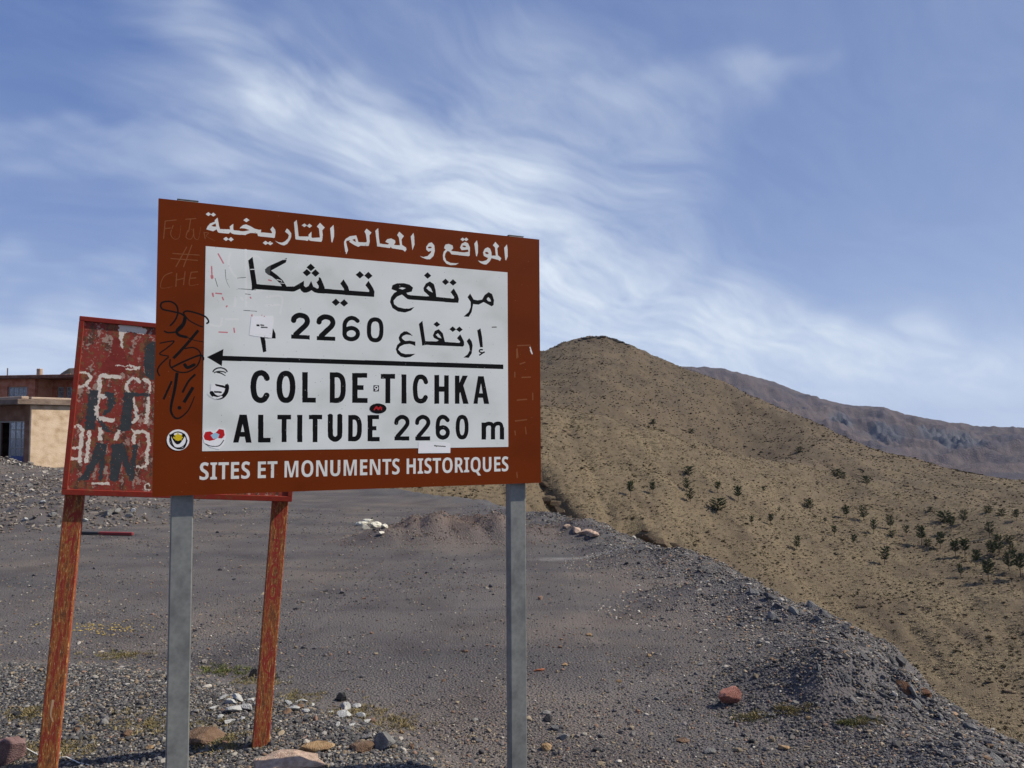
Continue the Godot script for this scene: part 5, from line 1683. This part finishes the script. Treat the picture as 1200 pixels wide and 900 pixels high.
func build_houses() -> void:
	var turn := Basis(Vector3.UP, deg_to_rad(-30.0))
	var corner := Vector3(-19.87, -0.1, -33.0)
	var o := thing("shop_house", corner, "flat-roofed house with a shaded glazed front and a pale tan side wall", "building")
	o.basis = turn
	var h := 2.9
	# local x runs to the right, z to the front; the corner is the origin
	pierced_wall("front_wall", o, -8.6, -0.125, h, -0.125, 0.25, M.brick_red, [[-7.9, -5.9, 0.0, 2.26], [-5.3, -3.2, 0.0, 2.26], [-2.58, -0.475, 0.0, 2.26]])
	part("side_wall", block(Vector3(0.12, h + 1.2, 4.4), 0.02), M.tan_wall, o, Vector3(-0.06, h / 2 - 0.6, -2.2))
	part("side_wall", block(Vector3(0.25, h, 4.0)), M.brick_red, o, Vector3(-8.47, h / 2, -2.26))
	part("back_wall", block(Vector3(8.4, h, 0.25)), M.brick_red, o, Vector3(-4.4, h / 2, -4.39))
	part("floor", block(Vector3(8.2, 0.2, 3.9)), M.brick_red, o, Vector3(-4.4, -0.102, -2.25))
	var roof := part("roof_slab", block(Vector3(9.2, 0.22, 5.3), 0.02), M.slab, o, Vector3(-4.42, h + 0.112, -2.0))
	part("parapet", block(Vector3(9.0, 0.12, 0.3), 0.02), M.slab_light, roof, Vector3(0, 0.172, 2.3))
	part("parapet", block(Vector3(0.3, 0.10, 4.4), 0.02), M.slab_light, roof, Vector3(4.4, 0.162, -0.12))
	window_unit(o, Vector3(-1.527, 1.125, -0.12), 2.09, 2.25, 5, 6, 2)
	part("door_panel", block(Vector3(0.9, 0.75, 0.05)), M.blue_panel, o, Vector3(-1.0, 0.4, -0.05))
	window_unit(o, Vector3(-4.25, 1.125, -0.12), 2.09, 2.25, 5, 6, 0)
	window_unit(o, Vector3(-6.9, 1.125, -0.12), 1.99, 2.25, 5, 6, 0)
	# the house on higher ground behind
	var c2 := spot(41.0, 520.0, 52.0)
	c2.y = 0.6
	var b := thing("upper_house", c2, "terracotta house with barred windows rising behind the shop's flat roof", "building")
	b.basis = Basis(Vector3.UP, deg_to_rad(-8.0))
	var top := height_at(41.0, 444.0, 52.0) - c2.y
	pierced_wall("front_wall", b, -8.0, 0.0, top, 0.0, 0.3, M.terracotta_wall, [[-6.9, -5.5, top - 1.35, top - 0.5], [-4.5, -3.0, top - 1.35, top - 0.5], [-2.0, -0.55, top - 1.35, top - 0.5]])
	part("return_wall", block(Vector3(0.3, top, 1.3)), M.terracotta_sunlit, b, Vector3(-0.152, top / 2, -0.802))  # sun-facing return, its brightness painted into the wall colour
	pierced_wall("recessed_wall", b, -8.0, 8.55, top, -1.605, 0.3, M.terracotta_wall, [[0.35, 0.85, top - 1.35, top - 0.45], [1.0, 3.1, top - 1.35, top - 0.45], [4.1, 6.2, top - 1.35, top - 0.45]])
	part("side_wall", block(Vector3(0.3, top, 5.0)), M.terracotta_sunlit, b, Vector3(8.702, top / 2, -4.0))
	part("back_wall", block(Vector3(17, top, 0.3)), M.terracotta_wall, b, Vector3(0.35, top / 2, -6.66))
	part("roof_slab", block(Vector3(17.3, 0.22, 7.4), 0.02), M.slab_red, b, Vector3(0.4, top + 0.112, -3.1))
	for x in [-6.2, -3.75, -1.275]:
		window_unit(b, Vector3(x, top - 0.925, 0.02), 1.38, 0.84, 4, 2, 0)
	window_unit(b, Vector3(2.05, top - 0.9, -1.56), 2.08, 0.89, 5, 3, 0)
	window_unit(b, Vector3(5.15, top - 0.9, -1.56), 2.08, 0.89, 5, 3, 0)
	window_unit(b, Vector3(0.6, top - 0.9, -1.56), 0.48, 0.89, 1, 3, 0)
	for x in [-0.3, 2.2]:
		part("chimney", block(Vector3(0.28, 0.5, 0.28), 0.03), M.slab_light, b, Vector3(x, top + 0.47, -0.6))
	for x in [-7.2, -4.9, -2.4, 3.4]:
		part("reinforcing_bars", block(Vector3(0.05, 0.55, 0.05)), M.slab, b, Vector3(x, top + 0.49, -0.3))
	rng.seed = 9
	for k in 7:
		var s := rng.randf_range(0.18, 0.4)
		part("roof_rubble", stone(190 + k, Vector3(s, s * 0.6, s), 7, 1), M.slab_light, b, Vector3(rng.randf_range(-7.0, 5.0), top + 0.22 + s * 0.22, rng.randf_range(-1.2, 0.2)))

func build_small_things() -> void:
	# a striped pole lying on the lot
	var a := on_lot(92, 627)
	var b := on_lot(156, 628)
	var o := thing("lying_pole", (a + b) / 2, "thin red and black pole lying on the lot behind the rusty board", "pole")
	var dir := (b - a).normalized()
	var turn := Basis(dir, Vector3.UP, dir.cross(Vector3.UP)).orthonormalized()
	var long := a.distance_to(b)
	part("black_length", block(Vector3(long * 0.38, 0.045, 0.045), 0.008), plain(lin(0.02, 0.02, 0.02), 0.6), o, -dir * long * 0.31 + Vector3.UP * 0.026, turn)
	part("red_length", block(Vector3(long * 0.61, 0.05, 0.05), 0.008), plain(lin(0.22, 0.02, 0.02), 0.6), o, dir * long * 0.19 + Vector3.UP * 0.028, turn)
	# a white string trailing from the left rusty post
	var st := SurfaceTool.new()
	st.begin(Mesh.PRIMITIVE_TRIANGLES)
	var pts := []
	var rad := []
	var from := on_lot(26, 882)
	for q in [[26, 882, 0.03], [36, 884, 0.012], [48, 888, 0.006], [62, 890, 0.006], [78, 892, 0.008], [92, 896, 0.005], [104, 898, 0.004]]:
		pts.append(on_lot(q[0], q[1]) + Vector3.UP * q[2] - from)
		rad.append(0.0028)
	add_tube(st, pts, rad, 6)
	st.generate_normals()
	var s := part("string", st.commit(), plain(lin(0.7, 0.68, 0.62)), self, from)
	tag(s, "white string lying across the foot of the left rusty post", "string")

func make_materials() -> void:
	var grit := noise(60, 0.055, 4)
	var grain := noise(61, 0.02, 5)
	var bump := height_texture(noise(62, 0.05, 5), 1024)
	var soft := noise_texture(noise(63, 0.012, 5), 512, [0.0, 0.5, 1.0], [Color(0.78, 0.77, 0.77), Color(0.93, 0.93, 0.92), Color(1, 1, 0.98)])
	var specks := noise_texture(grit, 1024, [0.0, 0.32, 0.5, 0.66, 0.76, 1.0], [Color(0.62, 0.62, 0.64), Color(0.80, 0.80, 0.80), Color(0.90, 0.89, 0.88), Color(0.96, 0.95, 0.93), Color(1, 0.99, 0.96), Color(1, 1, 1)])
	M.lot = mottled(specks, 0.9, 0.95, bump, 1.6, soft, 0.17)
	M.lot.vertex_color_use_as_albedo = true
	M.lot.albedo_color = Color(1.0, 1.0, 1.0)
	M.hill = mottled(noise_texture(noise(64, 0.04, 4), 1024, [0.0, 0.35, 0.55, 1.0], [Color(0.66, 0.64, 0.62), Color(0.86, 0.85, 0.83), Color(0.97, 0.96, 0.94), Color(1, 1, 1)]), 0.11, 0.95, bump, 7.0, soft, 0.013)
	M.hill.vertex_color_use_as_albedo = true
	M.far = mottled(noise_texture(noise(65, 0.03, 5), 512, [0.0, 0.45, 1.0], [Color(0.70, 0.70, 0.72), Color(0.92, 0.91, 0.9), Color(1, 1, 1)]), 0.006, 0.95, bump, 220.0)
	M.far.vertex_color_use_as_albedo = true
	M.pebble = mottled(noise_texture(grain, 256, [0.0, 0.5, 1.0], [Color(0.75, 0.75, 0.75), Color(0.95, 0.95, 0.95), Color(1, 1, 1)]), 6.0, 0.9)
	M.pebble.vertex_color_use_as_albedo = true
	M.leaf = plain(Color.WHITE, 0.9)
	M.leaf.vertex_color_use_as_albedo = true
	M.leaf.metallic_specular = 0.15
	M.needles = plain(lin(0.052, 0.070, 0.032), 0.9)
	M.needles.metallic_specular = 0.1
	M.bark = plain(lin(0.12, 0.085, 0.06), 0.95)
	var rock := func(a: Color, b: Color, c: Color) -> StandardMaterial3D:
		return mottled(noise_texture(noise(66, 0.018, 5), 512, [0.1, 0.5, 0.9], [a, b, c]), 2.6, 0.92, bump, 0.6)
	M.pink = rock.call(lin(0.24, 0.10, 0.075), lin(0.34, 0.15, 0.115), lin(0.42, 0.22, 0.17))
	M.terracotta = rock.call(lin(0.22, 0.07, 0.035), lin(0.33, 0.12, 0.06), lin(0.38, 0.17, 0.10))
	M.pale_pink = rock.call(lin(0.30, 0.20, 0.15), lin(0.47, 0.34, 0.26), lin(0.58, 0.46, 0.37))
	M.pale_pink.heightmap_scale = 0.9
	M.mauve = rock.call(lin(0.12, 0.07, 0.065), lin(0.18, 0.11, 0.105), lin(0.24, 0.16, 0.15))
	M.tan_rock = rock.call(lin(0.17, 0.10, 0.05), lin(0.29, 0.19, 0.10), lin(0.38, 0.29, 0.19))
	M.brown_rock = rock.call(lin(0.09, 0.055, 0.035), lin(0.16, 0.10, 0.065), lin(0.24, 0.17, 0.12))
	M.grey_rock = rock.call(lin(0.09, 0.088, 0.085), lin(0.16, 0.155, 0.15), lin(0.27, 0.26, 0.25))
	M.black_rock = rock.call(lin(0.018, 0.018, 0.02), lin(0.032, 0.032, 0.034), lin(0.06, 0.06, 0.06))
	M.pale_rock = rock.call(lin(0.28, 0.285, 0.28), lin(0.40, 0.40, 0.385), lin(0.50, 0.49, 0.46))
	M.white_rock = rock.call(lin(0.45, 0.42, 0.34), lin(0.62, 0.59, 0.50), lin(0.70, 0.68, 0.60))
	M.slate = rock.call(lin(0.048, 0.047, 0.050), lin(0.085, 0.083, 0.086), lin(0.16, 0.155, 0.15))
	M.rusty_rock = rock.call(lin(0.075, 0.045, 0.03), lin(0.17, 0.08, 0.04), lin(0.12, 0.11, 0.10))
	M.crag = mottled(noise_texture(noise(67, 0.03, 5), 512, [0.1, 0.5, 0.9], [lin(0.055, 0.042, 0.034), lin(0.12, 0.088, 0.058), lin(0.19, 0.14, 0.09)]), 0.35, 0.95, bump, 5.0)
	M.dark_crag = mottled(noise_texture(noise(67, 0.03, 5), 512, [0.1, 0.5, 0.9], [lin(0.02, 0.019, 0.018), lin(0.05, 0.045, 0.038), lin(0.11, 0.085, 0.06)]), 0.35, 0.95, bump, 5.0)
	M.zinc = mottled(noise_texture(noise(68, 0.03, 4, FastNoiseLite.TYPE_CELLULAR), 512, [0.0, 0.5, 1.0], [lin(0.225, 0.235, 0.232), lin(0.265, 0.275, 0.27), lin(0.31, 0.315, 0.31)]), 3.0, 0.55, null, 0.0, soft, 1.3, false)
	M.zinc.metallic = 0.35
	M.zinc_dark = plain(lin(0.16, 0.17, 0.175), 0.5, 0.4)
	var wall := func(a: Color, b: Color, bump_cm: float) -> StandardMaterial3D:
		return mottled(noise_texture(noise(69, 0.012, 5), 512, [0.15, 0.5, 0.85], [a, b, b.lightened(0.12)]), 0.35, 0.95, bump, bump_cm)
	M.brick_red = wall.call(lin(0.16, 0.085, 0.055), lin(0.22, 0.115, 0.075), 1.0)
	M.tan_wall = wall.call(lin(0.34, 0.24, 0.155), lin(0.50, 0.38, 0.265), 1.2)
	M.terracotta_wall = wall.call(lin(0.33, 0.115, 0.068), lin(0.42, 0.16, 0.095), 1.0)
	M.terracotta_sunlit = wall.call(lin(0.46, 0.20, 0.12), lin(0.56, 0.26, 0.16), 1.0)  # lit copy of the terracotta wall: sunlight put into the colour
	M.slab = wall.call(lin(0.10, 0.075, 0.06), lin(0.16, 0.115, 0.09), 2.0)
	M.slab_light = wall.call(lin(0.28, 0.20, 0.15), lin(0.40, 0.30, 0.23), 2.0)
	M.slab_red = wall.call(lin(0.14, 0.06, 0.045), lin(0.20, 0.10, 0.07), 2.0)
	M.white_frame = plain(lin(0.34, 0.32, 0.30), 0.6)
	M.blue_panel = plain(lin(0.035, 0.06, 0.20), 0.6)
	M.glass = plain(Color(0.7, 0.75, 0.8, 0.25), 0.05)
	M.glass.transparency = BaseMaterial3D.TRANSPARENCY_ALPHA

func _ready() -> void:
	cam_x = Vector3(cos(ROLL), 0, 0) + Vector3(0, cos(PITCH), sin(PITCH)) * sin(ROLL)
	cam_y = Vector3(-sin(ROLL), 0, 0) + Vector3(0, cos(PITCH), sin(PITCH)) * cos(ROLL)
	cam_f = Vector3(0, sin(PITCH), -cos(PITCH))
	var az := deg_to_rad(SUN_AZIMUTH)
	var el := deg_to_rad(SUN_HEIGHT)
	to_sun = Vector3(sin(az) * cos(el), sin(el), cos(az) * cos(el))
	# camera
	var cam := Camera3D.new()
	cam.name = "camera"
	cam.fov = rad_to_deg(2.0 * atan(450.0 / FOCAL))
	cam.near = 0.05
	cam.far = 12000.0
	add_child(cam)
	cam.transform = Transform3D(Basis(cam_x, cam_y, -cam_f), EYE)
	cam.current = true
	# sky and exposure
	var sky_mat := PanoramaSkyMaterial.new()
	sky_mat.panorama = sky_picture()
	var sky := Sky.new()
	sky.sky_material = sky_mat
	var env := Environment.new()
	env.background_mode = Environment.BG_SKY
	env.sky = sky
	env.tonemap_mode = Environment.TONE_MAPPER_LINEAR
	env.tonemap_exposure = 1.12
	env.fog_enabled = true
	env.fog_density = 0.00006
	env.fog_light_color = Color(0.72, 0.80, 0.95)
	env.sdfgi_enabled = true
	env.ssao_enabled = true
	env.ssil_enabled = true
	var we := WorldEnvironment.new()
	we.name = "environment"
	we.environment = env
	add_child(we)
	# sun
	var sun := DirectionalLight3D.new()
	sun.name = "sun"
	sun.light_energy = 1.6
	sun.light_color = Color(1.0, 0.965, 0.90)
	sun.light_angular_distance = 0.5
	sun.shadow_enabled = true
	add_child(sun)
	sun.look_at_from_position(to_sun * 50.0, Vector3.ZERO, Vector3.UP)
	# land, then things
	n_broad = noise(1, 0.22, 3)
	n_mid = noise(2, 0.9, 4)
	n_rill = noise(8, 0.10, 3)
	n_rill.fractal_type = FastNoiseLite.FRACTAL_RIDGED
	n_ridge = noise(4, 0.03, 4)
	n_ridge.fractal_type = FastNoiseLite.FRACTAL_RIDGED
	make_materials()
	build_land()
	build_houses()
	build_sign()
	build_rusty_board()
	build_outcrops()
	build_pines()
	build_stones()
	build_gravel()
	build_shrubs()
	build_small_things()
